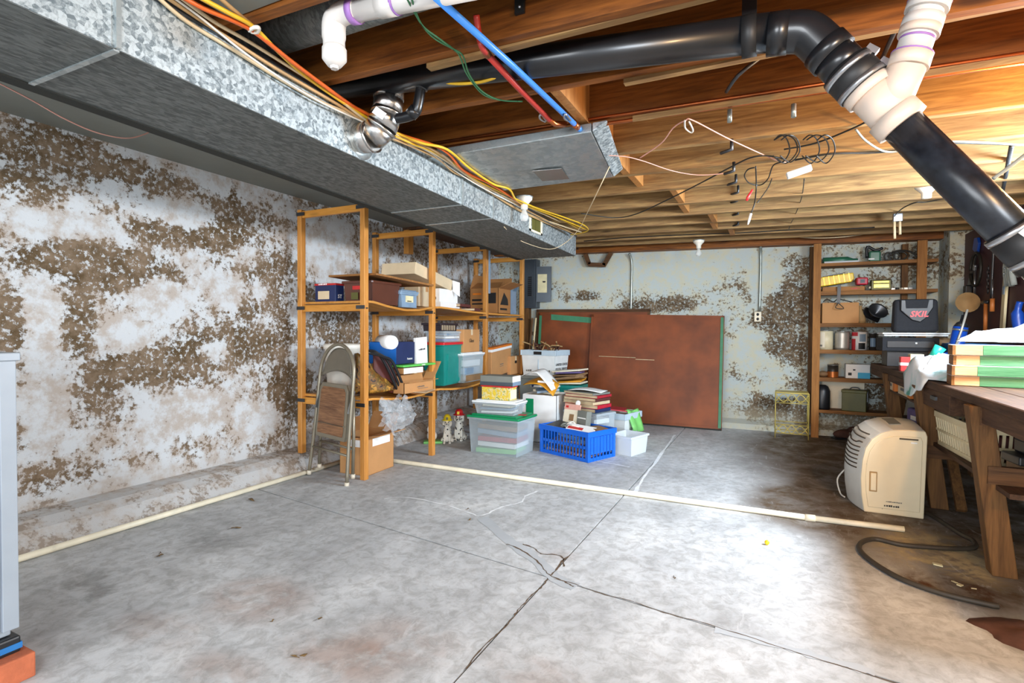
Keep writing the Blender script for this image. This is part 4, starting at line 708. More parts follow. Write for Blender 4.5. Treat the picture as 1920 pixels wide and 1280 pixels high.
tc, wc, dc, hc = tub('clear_bin', 'clear bin with white lid right of the teal bin', foot(868, -2.60, 850, 908, 662, .585, .05), 'clear_tub', 'lid_white', .88, contents=['kraft', 'blue_gray', 'paper_white'])
t, w, d, h = carton('glass_carton', 'tall carton marked Glass standing on the clear bin', (Vector(tc.location)+Vector((-.02, .01, hc+.001)), .08, wc*.8, dc*.78, .22), 'cardboard'); text('Glass', .05, M['ink'], t, (w/2, -.01, h*.5), bold=.004, shear=.2, **FRONT)
t, w, d, h = carton('file_carton', 'carton with orange-and-white lid in the last bay', foot(922, -2.63, 914, 958, 655, .60, .1), 'cardboard', False); MB().frus(w+.012, d+.012, w+.012, d+.012, h-.012, h+.03).build('lid', M['paper_white'], t); MB().frus(w+.016, d+.016, w+.016, d+.016, h+.016, h+.036).build('lid_band', M['orange_box'], t); t.rotation_euler = (.06, .03, .1); MB().b3(w/2, w/2+.001, -.05, .05, h*.4, h*.43).b3(w/2, w/2+.001, -.05, .05, h*.33, h*.35).build('print', M['ink_gray'], t)
t, w, d, h = carton('small_carton', 'small carton beside the orange-lidded carton', foot(958, -2.64, 951, 977, 668, .585), 'cardboard'); MB().b3(w/2, w/2+.001, -.03, .02, h*.6, h*.75).build('print', M['ink'], t)
# ------------------------------------------------------------------ folded metal chair leaning on the shelving
ch = thing('folding_chair', 'folded tan metal chair with wood-look seat leaning on the pine shelving', 'chair', (-2.86, 2.845, 0), rot=(-.085, .03, -.18))
arch = [(-.225, 0), (-.205, .35), (-.2, .66), (-.197, .76), (-.18, .84), (-.13, .915), (-.065, .955), (0, .968), (.065, .955), (.13, .915), (.18, .84), (.197, .76), (.2, .66), (.205, .35), (.225, 0)]
MB().tube(spline([(a, -.0, b+.012) for a, b in arch], 4), .0125, 10).build('front_frame', M['chair_tan'], ch)
for s in (-1, 1):
    MB().tube([(s*.20, .065, .06), (s*.196, .045, .35), (s*.19, .018, .62)], .0115, 10).build('rear_leg', M['chair_tan'], ch)
    MB().cyl((s*.225, 0, .0), (s*.225, 0, .03), .0165, n=12).build('foot_cap', M['foot_cap'], ch); MB().cyl((s*.20, .066, .045), (s*.20, .065, .075), .0155, n=12).build('foot_cap', M['foot_cap'], ch)
    MB().bar((s*.192, -.012, .50), (s*.188, .02, .66), .006, .022).build('hinge_arm', M['strap_metal'], ch)
MB().tube([(-.212, 0, .21), (.212, 0, .21)], .009, 8).build('crossbar', M['chair_tan'], ch); MB().tube([(-.198, .05, .25), (.198, .05, .25)], .009, 8).build('crossbar', M['chair_tan'], ch)
def backf(u, v):
    x = (u*2-1); top = .955-.17*abs(x)**2.6; bot = .735+.05*(1-x*x)-.0; hw = .182-.02*(v > .5)*abs(x)**4
    return (x*hw, .012*(1-x*x)+.002, bot+(top-bot)*v)
MB().grid(backf, 14, 8).build('backrest', M['chair_gray'], ch, solid=.004)
r = [(-.168, .30), (.168, .30), (.175, .33), (.165, .66), (.14, .695), (-.14, .695), (-.165, .66), (-.175, .33)]
seat = MB().prism(r, -.014, .012, 'y').build('seat', M['chair_tan'], ch, .004)
MB().prism([(a*.86, .5+(b-.5)*.86) for a, b in r], -.018, -.0135, 'y').build('seat_panel', M['chair_ply'], seat, .002)
MB().bar((-.17, -.016, .405), (.17, -.016, .405), .004, .008).build('seat_rail', M['chair_tan'], seat)

# carton under the shelving
f = foot((688, 893), 0, 637, 738, '.29', 0, .04); t, w, d, h = carton('floor_carton', 'open carton with raised flaps on the floor under the shelving', f, 'cardboard', open_=[('X', .15), ('y', .1), ('x', .9), ('Y', 1.0)])
MB().b3(w/2, w/2+.001, -d*.3, d*.35, h*.72, h*.92).build('label', M['paper_white'], t); MB().b3(-w*.1, w*.3, -d/2-.001, -d/2, h*.72, h*.9).build('label', M['paper_white'], t)
# painted dog figurines
def dog(name, label, p, rz, hat, s=1.0):
    t = thing(name, label, 'figurine', p, rz, 'dog figurines'); b = MB()
    b.ell((0, 0, .06*s), (.06*s, .075*s, .06*s)).ell((0, -.02*s, .13*s), (.05*s, .055*s, .09*s), rot=(.2, 0, 0)).ell((0, -.035*s, .205*s), (.035*s, .038*s, .05*s)).ell((0, -.045*s, .25*s), (.043*s, .048*s, .042*s)).ell((0, -.09*s, .235*s), (.024*s, .035*s, .022*s))
    for sx in (-1, 1): b.ell((sx*.032*s, -.065*s, .07*s), (.016*s, .018*s, .075*s)).ell((sx*.034*s, -.085*s, .012*s), (.02*s, .032*s, .014*s)).ell((sx*.058*s, .0, .03*s), (.026*s, .055*s, .03*s)).ell((sx*.045*s, -.035*s, .235*s), (.012*s, .022*s, .034*s))
    b.tube(spline([(0, .06*s, .03*s), (.03*s, .11*s, .02*s), (.07*s, .1*s, .03*s)], 4), .011*s, 6)
    b.build('body', M['dalmatian'], t, remesh=.006)
    MB().lathe([(.062*s, .0), (.064*s, .006), (.045*s, .010), (.042*s, .035), (.025*s, .055), (0, .06)], (0, -.04*s, .275*s), 18).build('helmet', M[hat], t); MB().box((0, -.083*s, .30*s), (.025*s, .01, .03*s), (-.2, 0, 0)).build('badge', M['hat_yellow' if hat == 'hat_red' else 'olive'], t)
    for sx in (-1, 1): MB().ell((sx*.018*s, -.088*s, .258*s), (.006*s, .006*s, .008*s), 8, 6).build('eye', M['ink'], t)
    MB().ell((0, -.124*s, .24*s), (.008*s, .007*s, .007*s), 8, 6).build('nose', M['ink'], t)
p = at(839, 829, z=0); dog('dog_figurine', 'spotted dog figurine in a yellow fire helmet', p, .5, 'hat_yellow', .80)
p = at(862, 824, z=0); dog('dog_figurine', 'spotted dog figurine in a red fire helmet', p, .35, 'hat_red', .92)
p = at(812, 830, z=0); t = thing('goose_figurine', 'small white bird figurine on a bright green base', 'figurine', p, .6)
MB().b3(-.09, .09, -.05, .05, 0, .022).build('base', M['green_pad'], t, .006); MB().ell((-.01, 0, .07), (.05, .04, .05)).tube(spline([(-.03, 0, .1), (-.045, 0, .13), (-.03, 0, .16)], 4), .015, 8).ell((-.022, 0, .165), (.022, .018, .018)).build('body', M['paper_white'], t, remesh=.006); MB().tube([(-.0, 0, .163), (.022, 0, .158)], [.008, .002], 6).build('beak', M['orange_box'], t)
# pipe on the wall's foot and pipe across the floor
p = [at(-60, 1087, z=.02), at(300, 973, z=.02), at(640, 866, z=.02)]; X0 = -3.10
o = tag(MB().tube([(X0, .4, .018), (X0-.01, 2.0, .018), (X0-.01, 3.45, .018)], .0165, 14).build('floor_pipe', M['pvc_old'], origin=(X0, 2, .018)), 'white plastic pipe along the foot of the left wall', 'pipe', 'plastic floor pipes')
fp = thing('floor_pipe', 'long yellowed plastic pipe crossing the floor toward the dehumidifier', 'pipe', at(1200, 930, z=.017), group='plastic floor pipes'); q = fp.location.copy()
a_, b_ = at(742, 864, z=.017), at(1695, 992, z=.017); m_ = at(1513, 970, z=.017); c_ = at(625, 874, z=.017)
MB().tube(loc([Vector((X0+.0, 3.46, .018)), a_, m_]), .0165, 14).build('pipe', M['pvc_old'], fp); MB().tube(loc([m_, b_]), .0160, 14).build('pipe', M['pvc_old'], fp); along(m_, b_, .0195, 'coupling', 'pvc_old', -.02, .09, fp, 14)
# ------------------------------------------------------------------ pile of bins and boxes on the floor
f = foot((968, 858), 0, 884, 1000, '.335', 0, -.05); cbn, rz_, w_, d_, h_ = f
t, w, d, h = tub('large_clear_bin', 'large clear storage bin with green lid on the floor', (cbn, rz_, w_/.9, d_/.9, .345), 'clear_tub', 'lid_green', .9, lid_h=.028, contents=['green_pad', 'paper_white', 'book_red', 'blue_gray', 'kraft'])
MB().box((w*.42, d*.25-.1, h+.001), (.07, .06, .003), (0, 0, .2)).build('sticker', M['red_ink'], t)
top = cbn+Vector((0, 0, h))
t, w, d, h = tub('small_clear_bin', 'shallow clear bin with white lid on the green lid', (top+Vector((-.01, -.03, .001)), .0, w*.84, d*.62, .125), 'clear_plastic', 'lid_white', .84, contents=['paper_white', 'blue_gray', 'paper_cream'])
top2 = Vector(t.location)+Vector((0, 0, h))
t, w, d, h = carton('floral_box', 'yellow patterned keepsake box with red rim', (top2+Vector((-.0, -.01, .001)), -.02, w*.66, d*.62, .115), 'floral', False); MB().frus(w+.012, d+.012, w+.012, d+.012, h-.004, h+.010).build('lid', M['red_ink'], t, .002); MB().b3(w/2, w/2+.0015, -d*.45, d*.45, .01, h*.8).build('end_label', M['paper_cream'], t)
top3 = Vector(t.location)+Vector((0, 0, h+.011))
t, w, d, h = carton('gray_box', 'flat grey box with dark base band topping the stack of bins', (top3+Vector((.0, .02, .0)), .02, w*1.12, d*1.25, .085), 'panel_gray', False); MB().frus(w+.004, d+.004, w+.004, d+.004, .0, h*.38).build('base_band', M['panel_box'], t); MB().b3(w/2+.001, w/2+.004, -d/2, d/2, 0, h*.38).build('blue_end', M['blue_gray'], t); MB().b3(w/2, w/2+.003, -d/2, d/2, h*.4, h).build('white_end', M['paper_white'], t)
# white carton of papers behind the bins
p = at(1018, 800, y=4.72); wc_ = thing('paper_carton', 'white carton overflowing with loose papers behind the green-lidded bin', 'box', (-2.02, 4.92, 0)); shell(MB(), .36, .34, .46).build('body', M['paper_white'], wc_); MB().b3(-.17, .17, -.16, .16, .01, .44).build('contents', M['paper_cream'], wc_); MB().b3(-.14, -.06, -.172, -.17, .2, .42).build('green_patch', M['lid_green'], wc_)
pb = Vector((-2.02, 4.92, .46))
tag(MB().grid(lambda u, v: (-.22+.36*u, -.2+.24*v, .16+.06*math.sin(3.0*u)-.13*max(0, u-.55)**1*2.0+.02*v), 14, 6).build('curled_sheet', M['paper_white'], solid=.002), 'large curled white sheet over the paper carton', 'paper').location = pb
tag(MB().grid(lambda u, v: (-.17+.32*u, -.185+.17*v, .12+.05*math.sin(2.8*u)-.1*max(0, u-.6)-.1*(1-v)*(.3+.7*u)), 12, 6).build('yellow_envelope', M['envelope'], solid=.004), 'orange-yellow envelope under the curled white sheet', 'envelope').location = pb
for k in range(5): tag(MB().box((0, 0, 0), (.22, .16, .02), (.1*math.sin(k*2), .12*math.cos(k*3), .5*k)).build('paper_bundle', M[['paper_cream', 'blue_gray', 'paper_white', 'navy', 'paper_white'][k]], None, .002), ['cream paper bundle at the bottom of the white carton heap', 'blue-grey folder in the white carton heap', 'white paper bundle in the white carton heap', 'navy folder in the white carton heap', 'topmost white paper bundle below the yellow envelope'][k], 'papers', 'paper bundles in the white carton').location = pb+Vector((.03*math.sin(k*1.7), .03*math.cos(k*2.3)-.02, .018+.024*k))
# teal box with kraft envelopes
tb = thing('teal_box', 'dark teal box beneath a heap of kraft envelopes', 'box', (-1.96, 5.46, 0), .1); MB().b3(-.16, .16, -.14, .14, 0, .5).build('body', M['teal'], tb, .004); MB().b3(-.165, .165, -.145, .145, .47, .505).build('lid', M['teal'], tb, .003)
for k in range(7): tag(MB().box((0, 0, 0), (.32-.02*(k % 3), .24, .016), (.05*math.sin(k*2.1), -.10+.05*math.cos(k*1.3), .22*math.sin(k*2.7))).build('kraft_envelope', M[['paper_cream', 'envelope', 'kraft', 'kraft', 'kraft', 'purple', 'paper_cream'][k]], None, .002), ['cream folder at the bottom of the envelope heap', 'yellow envelope low in the heap on the teal box', 'lowest kraft envelope on the teal box', 'middle kraft envelope on the teal box', 'upper kraft envelope on the teal box', 'purple folder near the top of the envelope heap', 'cream sheet topping the envelope heap'][k], 'envelope', 'envelopes on the teal box').location = Vector((-1.96, 5.46, .523+.022*k))
# mail totes
def tote(label, loc_, rz, txt, s=1.0):
    t = thing('mail_tote', label, 'tote', loc_, rz, 'white mail totes'); w, d, h = .44*s, .33*s, .29*s
    shell(MB(), w*.9, d*.9, h, .006, (w, d)).build('body', M['tote_white'], t, .003); rm = MB()
    for s_ in (-1, 1): rm.b3(-w/2-.008, w/2+.008, s_*d/2-.006, s_*d/2+.008, h-.06, h); rm.b3(s_*w/2-.006, s_*w/2+.008, -d/2-.008, d/2+.008, h-.06, h)
    rm.build('rim', M['tote_blue'], t, .003); MB().b3(-.05, .05, -d/2-.010, -d/2-.007, h-.05, h-.015).build('hand_hole', M['ink'], t); MB().b3(-.006, .006, -d*.47-.004, -d*.47, .02, h-.08).build('center_rib', M['tote_blue'], t)
    if txt:
        for k, ln in enumerate(txt): text(ln, .038, M['ink'], t, (w*.468+.006, 0, h*.45-.05*k), right=(0, 1, 0), up=(.08, 0, 1), bold=.004)
        for sx in (-1, 1): marks(3, .03, M['ink_gray'], t, (sx*.12, -d*.46-.003, .06), right=(1, 0, 0), up=(0, -.08, 1))
    return t, w, d, h
sp = thing('support_bin', 'plain grey bin under the upper mail tote behind the pile', 'storage bin', (-2.32, 5.62, 0)); MB().frus(.44, .34, .48, .38, 0, .565).build('body', M['panel_gray'], sp, .008); MB().frus(.5, .4, .5, .4, .545, .575).build('lid', M['panel_gray'], sp, .006)
t, w, d, h = tote('white mail tote lettered UNITED STATES POSTAL SERVICE in front of the plywood', (-2.32, 5.62, .577), -.12, ['UNITED STATES', 'POSTAL SERVICE'])
dp_ = thing('dried_stalks', 'bundle of dried brown stalks heaped in the upper mail tote', 'dried plants', Vector((-2.32, 5.62, .577+.24))); rs = random.Random(5)
MB().b3(-.16, .16, -.12, .12, -.2, .02).build('packing', M['kraft'], dp_)
for k in range(22):
    x0 = rs.uniform(-.18, .16); MB().tube(spline([(x0, rs.uniform(-.1, .1), 0), (x0+rs.uniform(-.05, .05), rs.uniform(-.1, .1), .09), (x0+rs.uniform(-.13, .13), rs.uniform(-.12, .12), .1+rs.uniform(-.04, .05))], 4), .008, 5).build('stalk', M['straw' if k % 2 else 'rust'], dp_)
t, w, d, h = tote('white mail tote with a green rag beside the blue crate', (-1.42, 5.24, 0), -.25, ['STATES', 'SERVICE'])
MB().grid(lambda u, v: (.16+.1*u+.012*math.sin(8*v), -.08+.2*v+.01*math.sin(9*u), .305-.16*max(0, u-.45)*2.2+.012*math.sin(7*u+5*v)), 8, 8).build('rag', M['green_pad'], t, solid=.006)
MB().b3(-.18, .18, -.13, .13, .01, .26).build('contents', M['paper_cream'], t)
rf = tag(MB().box((0, 0, 0), (.30, .24, .012), (0, .09, .35)).build('red_folder', M['book_red'], None, .002), 'red folder lying on the lower mail tote', 'folder'); rf.location = (-1.42, 5.18, .318)
# clear drawer bin with album stack
t, w, d, h = tub('clear_bin', 'clear plastic bin behind the blue crate under the album stack', (Vector((-1.545, 4.85, 0)), -.38, .40, .28, .33), 'clear_plastic', None, .92, contents=['paper_cream', 'blue_gray', 'paper_white', 'blue_gray', 'paper_white'])
def book(name, label, loc_, size, cover, rz, group, tilt=0):
    t = thing(name, label, 'album', loc_, group=group, rot=(0, tilt, rz)); w, d, h = size
    MB().b3(-w/2+.004, w/2-.006, -d/2+.004, d/2-.004, .003, h-.003).build('pages', M['book_pages'], t); MB().b3(-w/2, w/2, -d/2, d/2, 0, .003).b3(-w/2, w/2, -d/2, d/2, h-.003, h).b3(w/2-.004, w/2, -d/2, d/2, 0, h).build('cover', M[cover], t)
z = .334
for k, (cov, hh, lb) in enumerate([('navy', .034, 'dark blue album at the bottom of the album stack'), ('red_plastic', .034, 'bright red album second from the bottom of the stack'), ('book_pages', .03, 'tan album in the middle of the stack'), ('maroon_book', .03, 'maroon album in the upper half of the stack'), ('book_red', .026, 'red album near the top of the stack'), ('panel_gray', .02, 'grey magazine on top of the album stack')]):
    book('photo_album', lb, (-1.57+.01*math.sin(k*2), 4.85, z), (.36, .25, hh), cov, -.3+.08*math.sin(k*2.2), 'albums stacked on the clear bin', .0); z += hh+.001
tag(MB().grid(lambda u, v: (-.16+.32*u, -.11+.22*v, .005+.012*math.sin(4*u)), 8, 4).build('white_magazine', M['paper_white'], solid=.003), 'white magazine lying open over the album stack', 'magazine').location = (-1.555, 4.83, z+.008)
# blue slotted crate
cb = Vector((-1.34, 4.184, 0)); rzc = -.384; w, d, h = .56, .36, .25
e1 = Vector((-math.cos(rzc), -math.sin(rzc), 0)); e2 = Vector((-math.sin(rzc), math.cos(rzc), 0)); ct = cb+e1*w/2+e2*d/2
cr = thing('blue_crate', 'bright blue slotted plastic crate at the front of the pile', 'crate', ct, rzc)
MB().b3(-w/2+.02, w/2-.02, -d/2+.02, d/2-.02, 0, .008).build('base', M['crate_blue'], cr)
rim = MB()
for s in (-1, 1): rim.b3(-w/2-.01, w/2+.01, s*d/2-.008, s*d/2+.008, h-.045, h); rim.b3(s*w/2-.008, s*w/2+.008, -d/2-.01, d/2+.01, h-.045, h)
rim.build('rim', M['crate_blue'], cr, .003)
band = MB()
for s in (-1, 1): band.b3(-w/2+.01, w/2-.01, s*(d/2-.008)-.003, s*(d/2-.008)+.003, 0, .03).b3(-w/2+.01, w/2-.01, s*(d/2-.006)-.003, s*(d/2-.006)+.003, .105, .13); band.b3(s*(w/2-.008)-.003, s*(w/2-.008)+.003, -d/2+.01, d/2-.01, 0, .03).b3(s*(w/2-.006)-.003, s*(w/2-.006)+.003, -d/2+.01, d/2-.01, .06, .2)
band.build('band', M['crate_blue'], cr)
for s in (-1, 1):
    for k in range(15): x_ = -w/2+.03+k*(w-.06)/14; MB().b3(x_-.005, x_+.005, s*(d/2-.007)-.004, s*(d/2-.007)+.004, .0, h-.03).build('slat', M['crate_blue'], cr)
    for k in range(8): y_ = -d/2+.03+k*(d-.06)/7; MB().b3(s*(w/2-.007)-.004, s*(w/2-.007)+.004, y_-.005, y_+.005, 0, h-.03).build('slat', M['crate_blue'], cr)
for sx in (-1, 1):
    for sy in (-1, 1): MB().b3(sx*(w/2-.012)-.014, sx*(w/2-.012)+.014, sy*(d/2-.012)-.014, sy*(d/2-.012)+.014, 0, h-.02).build('corner_post', M['crate_blue'], cr, .005)
def inc(x, y, z): return ct+Matrix.Rotation(rzc, 3, 'Z') @ Vector((x, y, z))
for k, (x_, y_, z_, sx, sy, sz, rx, ry, rz, m_, nm, lb, ct_) in enumerate([
    (-.02, 0, .03, .44, .26, .03, 0, 0, .1, 'magazine', 'magazine', 'bottom magazine seen through the slots of the blue crate', 'magazine'), (.04, .02, .07, .40, .24, .03, 0, .04, -.1, 'kraft', 'magazine', 'brown catalogue low in the blue crate', 'magazine'), (-.06, .02, .115, .36, .24, .03, .05, -.05, .2, 'magazine', 'magazine', 'patterned magazine half way up the blue crate', 'magazine'),
    (.05, -.02, .16, .36, .22, .03, -.05, .06, -.15, 'blue_gray', 'magazine', 'blue-grey magazine in the upper half of the blue crate', 'magazine'), (-.17, -.05, .235, .16, .22, .02, .1, .1, .1, 'black_plastic', 'dark_case', 'black plastic case at the left end of the blue crate', 'case'),
    (.10, -.06, .245, .24, .15, .012, .15, .12, .5, 'paper_white', 'pink_leaflet', 'white leaflet with red print on top of the blue crate', 'leaflet'), (.17, .08, .235, .16, .14, .02, 0, .05, -.2, 'kraft', 'brown_book', 'brown book at the right end of the blue crate', 'book'), (.0, .02, .215, .2, .16, .03, .1, 0, .7, 'magazine', 'magazine', 'patterned magazine near the rim of the blue crate', 'magazine')]):
    o = tag(MB().box((0, 0, 0), (sx, sy, sz), (rx, ry, rz)).build(nm, M[m_], None, .002), lb, ct_, 'things in the blue crate'); o.location = inc(x_, y_, z_); o.rotation_euler = (0, 0, rzc)
    if nm == 'pink_leaflet': R_ = Euler((.15, .12, .5)).to_matrix(); MB().hexa([R_ @ Vector((a, b, c)) for c in (.006, .0075) for a, b in ((-.11, -.06), (.02, -.06), (.02, .0), (-.11, .0))]).build('print', M['red_ink'], o)
pk = thing('blister_pack', 'white picture pack with pink header leaning in the blue crate', 'packet', inc(-.13, .05, .22), rzc, 'things in the blue crate', rot=(-.25, 0, rzc+.1)); MB().b3(-.085, .085, -.004, .004, 0, .17).build('card', M['paper_cream'], pk); MB().b3(-.086, .086, -.006, .006, .15, .20).build('header', M['cab_pink'], pk); MB().lathe([(.018, -.003), (.026, -.003), (.026, .003), (.018, .003)], (.05, 0, .215), 16, Euler((math.pi/2, 0, 0)).to_matrix()).build('hanger', M['paper_white'], pk); MB().b3(-.02, .03, -.0055, -.004, .05, .11).build('picture', M['kraft'], pk); MB().b3(-.07, -.04, -.0065, -.006, .165, .185).build('print', M['red_ink'], pk)
gb = thing('gray_packet', 'grey boxed packet beside the pink-headed pack', 'packet', inc(.0, .08, .22), group='things in the blue crate', rot=(-.15, 0, rzc-.1)); MB().b3(-.06, .06, -.03, .03, 0, .15).build('box', M['panel_gray'], gb, .003); MB().b3(-.05, .05, -.032, -.03, .08, .09).build('print', M['paper_white'], gb)
for k in range(2):
    p = inc(-.06+.05*k, -.06, .235); o = tag(MB().tube(spline([(-.05, 0, .02), (0, .03, .03+.02*k), (.05, 0, .01), (.08, -.04, .02), (.03, -.05, .03), (-.04, -.03, .01)], 4, True), .006, 6).build('cord', M['cab_white' if k else 'cab_gray'], None), ['grey', 'white'][k]+' cord bundled on top of the blue crate', 'cord', 'things in the blue crate'); o.location = p
t, w, d, h = tub('white_bin', 'small translucent white bin right of the blue crate', (Vector((-1.14, 4.72, 0)), -.3, .24, .30, .17), 'frost', None, .85)
# ------------------------------------------------------------------ back wall: plywood, panel, conduits, outlet, bracket
def sheet(name, label, a, b, z0, z1, y0, y1, mat, edge, thick=.03, z1b=None, group='plywood boards against the back wall'):
    t = thing(name, label, 'board', ((a+b)/2, y0, 0), group=group); zb_ = z1 if z1b is None else z1b; m_ = (a+b)/2; W2 = (b-a)/2; dy = y1-y0
    def hq(x0, x1, f0, f1, o0, o1):
        def P(x, f, o): zt_ = z1+(zb_-z1)*(x+W2)/(2*W2); return (x, dy*f+o, z0+(zt_-z0)*f)
        return [P(x0, f0, o0), P(x1, f0, o0), P(x1, f0, o1), P(x0, f0, o1), P(x0, f1, o0), P(x1, f1, o0), P(x1, f1, o1), P(x0, f1, o1)]
    MB().hexa(hq(-W2, W2, 0, 1, .006, thick)).build('panel', M[mat], t)
    for x0, x1, f0, f1, nm in ((-W2-.006, W2+.006, .975, 1.005, 'top_rail'), (-W2-.006, W2+.006, -.0, .03, 'bottom_rail'), (-W2-.006, -W2+.022, .0, 1, 'side_rail'), (W2-.022, W2+.006, 0, 1, 'side_rail')):
        MB().hexa(hq(x0, x1, f0, f1, .0, thick+.004)).build(nm, M[edge], t)
    return t, hq
sheet('plywood_board', 'tall dark-edged reddish board behind the other boards', -2.80, -1.33, 0.10, 1.36, 6.40, 6.49, 'red_ply', 'old_wood_x', .024, 1.345)
t, hq = sheet('plywood_board', 'reddish board with green-painted rail behind the front board', -2.74, -1.42, 0, 1.31, 6.31, 6.45, 'red_ply', 'red_ply', .03, 1.20)
MB().hexa(hq(-.50, .45, .945, 1.0, -.004, 0)).build('green_strip', M['green_paint'], t); MB().hexa(hq(-.664, -.63, .0, .98, -.004, 0)).build('green_strip', M['green_paint'], t)
t, hq = sheet('plywood_board', 'large reddish brown board standing in front against the back wall', -2.02, -.49, 0, 1.29, 6.22, 6.41, 'red_ply', 'red_ply', .035, 1.255)
MB().hexa(hq(.735, .765, .02, .99, -.003, .0)).build('green_edge', M['green_paint'], t); MB().hexa(hq(-.77, .77, -.008, .012, -.006, .04)).build('dark_foot', M['black_gap'], t)
for x0, x1, f in ((-.65, -.2, .60), (-.2, .02, .585)): MB().hexa(hq(x0, x1, f, f+.004, -.001, 0)).build('scratch', M['pale_wood'], t)
tag(MB().prism([(-.06, 0), (.06, 0), (.05, 1.4), (-.07, 1.4)], -.05, .05, 'y').build('wall_timber', M['old_wood_z']), 'dark upright timber below the electrical panel', 'timber').location = (-2.95, 6.48, 0)
for k in (0, 1): tag(MB().bar((0, 0, 0), (.10, .06, 1.25), .02, .02).build('thin_lath', M['pale_wood' if k else 'old_wood_z'], None), ['dark', 'pale'][k]+' thin lath leaning beside the boards under the panel', 'lath', 'laths under the panel').location = (-2.92+.05*k, 6.33, 0)
ep = thing('electrical_panel', 'grey electrical breaker panel with open door and cream chart', 'electrical panel', (-2.895, 6.47, 1.38))
MB().b3(-.115, .115, -.05, .07, 0, .64).build('box', M['panel_box'], ep, .004); MB().b3(-.09, .09, -.054, -.05, .02, .62).build('cover', M['panel_box'], ep, .002)
for k in range(10): MB().b3(.0, .05, -.064, -.054, .16+.026*k, .178+.026*k).build('breaker', M['black_plastic'], ep)
dr_ = MB().hexa([(.118, -.06, .08), (.30, .0, .08), (.30, .012, .08), (.118, -.048, .08), (.118, -.06, .54), (.30, .0, .54), (.30, .012, .54), (.118, -.048, .54)]).build('door', M['panel_box'], ep); MB().hexa([(.135, -.0575, .20), (.25, -.0195, .20), (.25, -.018, .20), (.135, -.056, .20), (.135, -.0575, .44), (.25, -.0195, .44), (.25, -.018, .44), (.135, -.056, .44)]).build('chart', M['label_cream'], dr_); MB().hexa([(.20, -.039, .33), (.23, -.029, .33), (.23, -.028, .33), (.20, -.038, .33), (.195, -.0405, .35), (.235, -.0275, .35), (.235, -.026, .35), (.195, -.039, .35)]).build('print', M['ink'], dr_)
for k in range(4): cable('feed_cable', ['leftmost', 'second', 'third', 'rightmost'][k]+' pale cable dropping into the electrical panel', 'cable', [(-2.97+.04*k, 6.45, 2.02), (-2.99+.04*k, 6.40, 2.1), (-3.0+.07*k, 6.2, 2.14)], .006, M['cab_beige'], 'cables above the electrical panel')
for px_, zt_, zb_, lb, wob in ((-1.56, 2.03, 1.30, 'pale metal conduit running down behind the plywood boards', .02), (-.127, 2.03, 1.30, 'metal conduit running down to the wall outlet', .0)):
    tag(MB().tube(spline([(px_-wob, YB-.06, zt_), (px_, YB-.02, zt_-.10), (px_, YB-.016, 1.7), (px_-.004, YB-.016, zb_)], 4), .014, 10).build('wall_conduit', M['conduit'], origin=(px_, YB-.02, zb_)), lb, 'conduit', 'wall conduits')
ou = thing('wall_outlet', 'cream outlet box at the foot of the conduit', 'outlet', (-.146, YB-.03, 1.25)); MB().b3(-.035, .035, -.03, .03, -.055, .055).build('box', M['outlet'], ou, .004); [MB().ell((0, -.031, s*.025), (.014, .004, .016), 12, 8).build('socket', M['ink'], ou) for s in (-1, 1)]
bk = thing('wall_bracket', 'brown triangular wooden bracket high on the back wall', 'bracket', (-1.95, 6.47, 1.95)); MB().bar((-.18, 0, .1), (-.13, 0, -.03), .05, .03, (0, 1, 0)).bar((-.14, 0, -.03), (.08, 0, -.05), .05, .03, (0, 1, 0)).bar((.06, 0, -.05), (.15, 0, .1), .05, .03, (0, 1, 0)).build('frame', M['old_wood_x'], bk)
# yellow wire stand
ws = thing('wire_stand', 'small pale yellow wire stand against the back wall', 'plant stand', (.19, 6.2, 0)); wd, dd = .15, .11
for sx in (-1, 1):
    for sy in (-1, 1): MB().tube([(sx*wd, sy*dd, 0), (sx*wd, sy*dd, .46)], .005, 6).build('leg', M['wire_yellow'], ws)
for z in (.46, .36, .14, .05):
    for a0, b0 in (((-wd, -dd), (wd, -dd)), ((wd, -dd), (wd, dd)), ((wd, dd), (-wd, dd)), ((-wd, dd), (-wd, -dd))): MB().tube([(a0[0], a0[1], z), (b0[0], b0[1], z)], .0045, 6).build('rail', M['wire_yellow'], ws)
for z, s in ((.41, 1), (.095, 1)):
    for ph in (1, -1): MB().tube(spline([(-wd+2*wd*k/4, -dd, z+ph*.04*(1 if k % 2 else -1)) for k in range(5)], 5), .0045, 6).build('scroll', M['wire_yellow'], ws)
MB().b3(-wd, wd, -dd, dd, .462, .468).build('tray', M['wire_yellow'], ws)
# ------------------------------------------------------------------ furnace at the left edge, on a brick
fx, fy = at(37, 1190, z=.125).x, at(37, 1190, z=.125).y
fu = thing('furnace_cabinet', 'light grey furnace cabinet at the left edge with brass screws', 'furnace', (fx-.3, fy-.35, .13))
MB().b3(-.28, .285, -.35, .335, 0, .845).build('cabinet', M['furnace_gray'], fu, .004); MB().b3(.285, .30, .31, .35, .02, .85).build('corner_flange', M['furnace_gray'], fu, .002); MB().b3(-.29, .305, -.36, .36, .85, .875).build('top_lip', M['furnace_gray'], fu, .003); MB().b3(.2855, .288, .298, .306, .02, .84).build('seam', M['purple'], fu)
for z, y_ in ((.862, .2), (.80, .285)): MB().ell((.305 if z > .85 else .288, y_, z), (.006, .006, .006), 8, 6).build('screw', M['copper'], fu)
MB().tube([(.30, .12, .15), (.30, .15, .28), (.305, .16, .45)], [.03, .018, .014], 8).build('pipe_handle', M['rust'], fu); MB().box((.30, .165, .24), (.04, .07, .05)).build('valve_body', M['rust'], fu, .008)
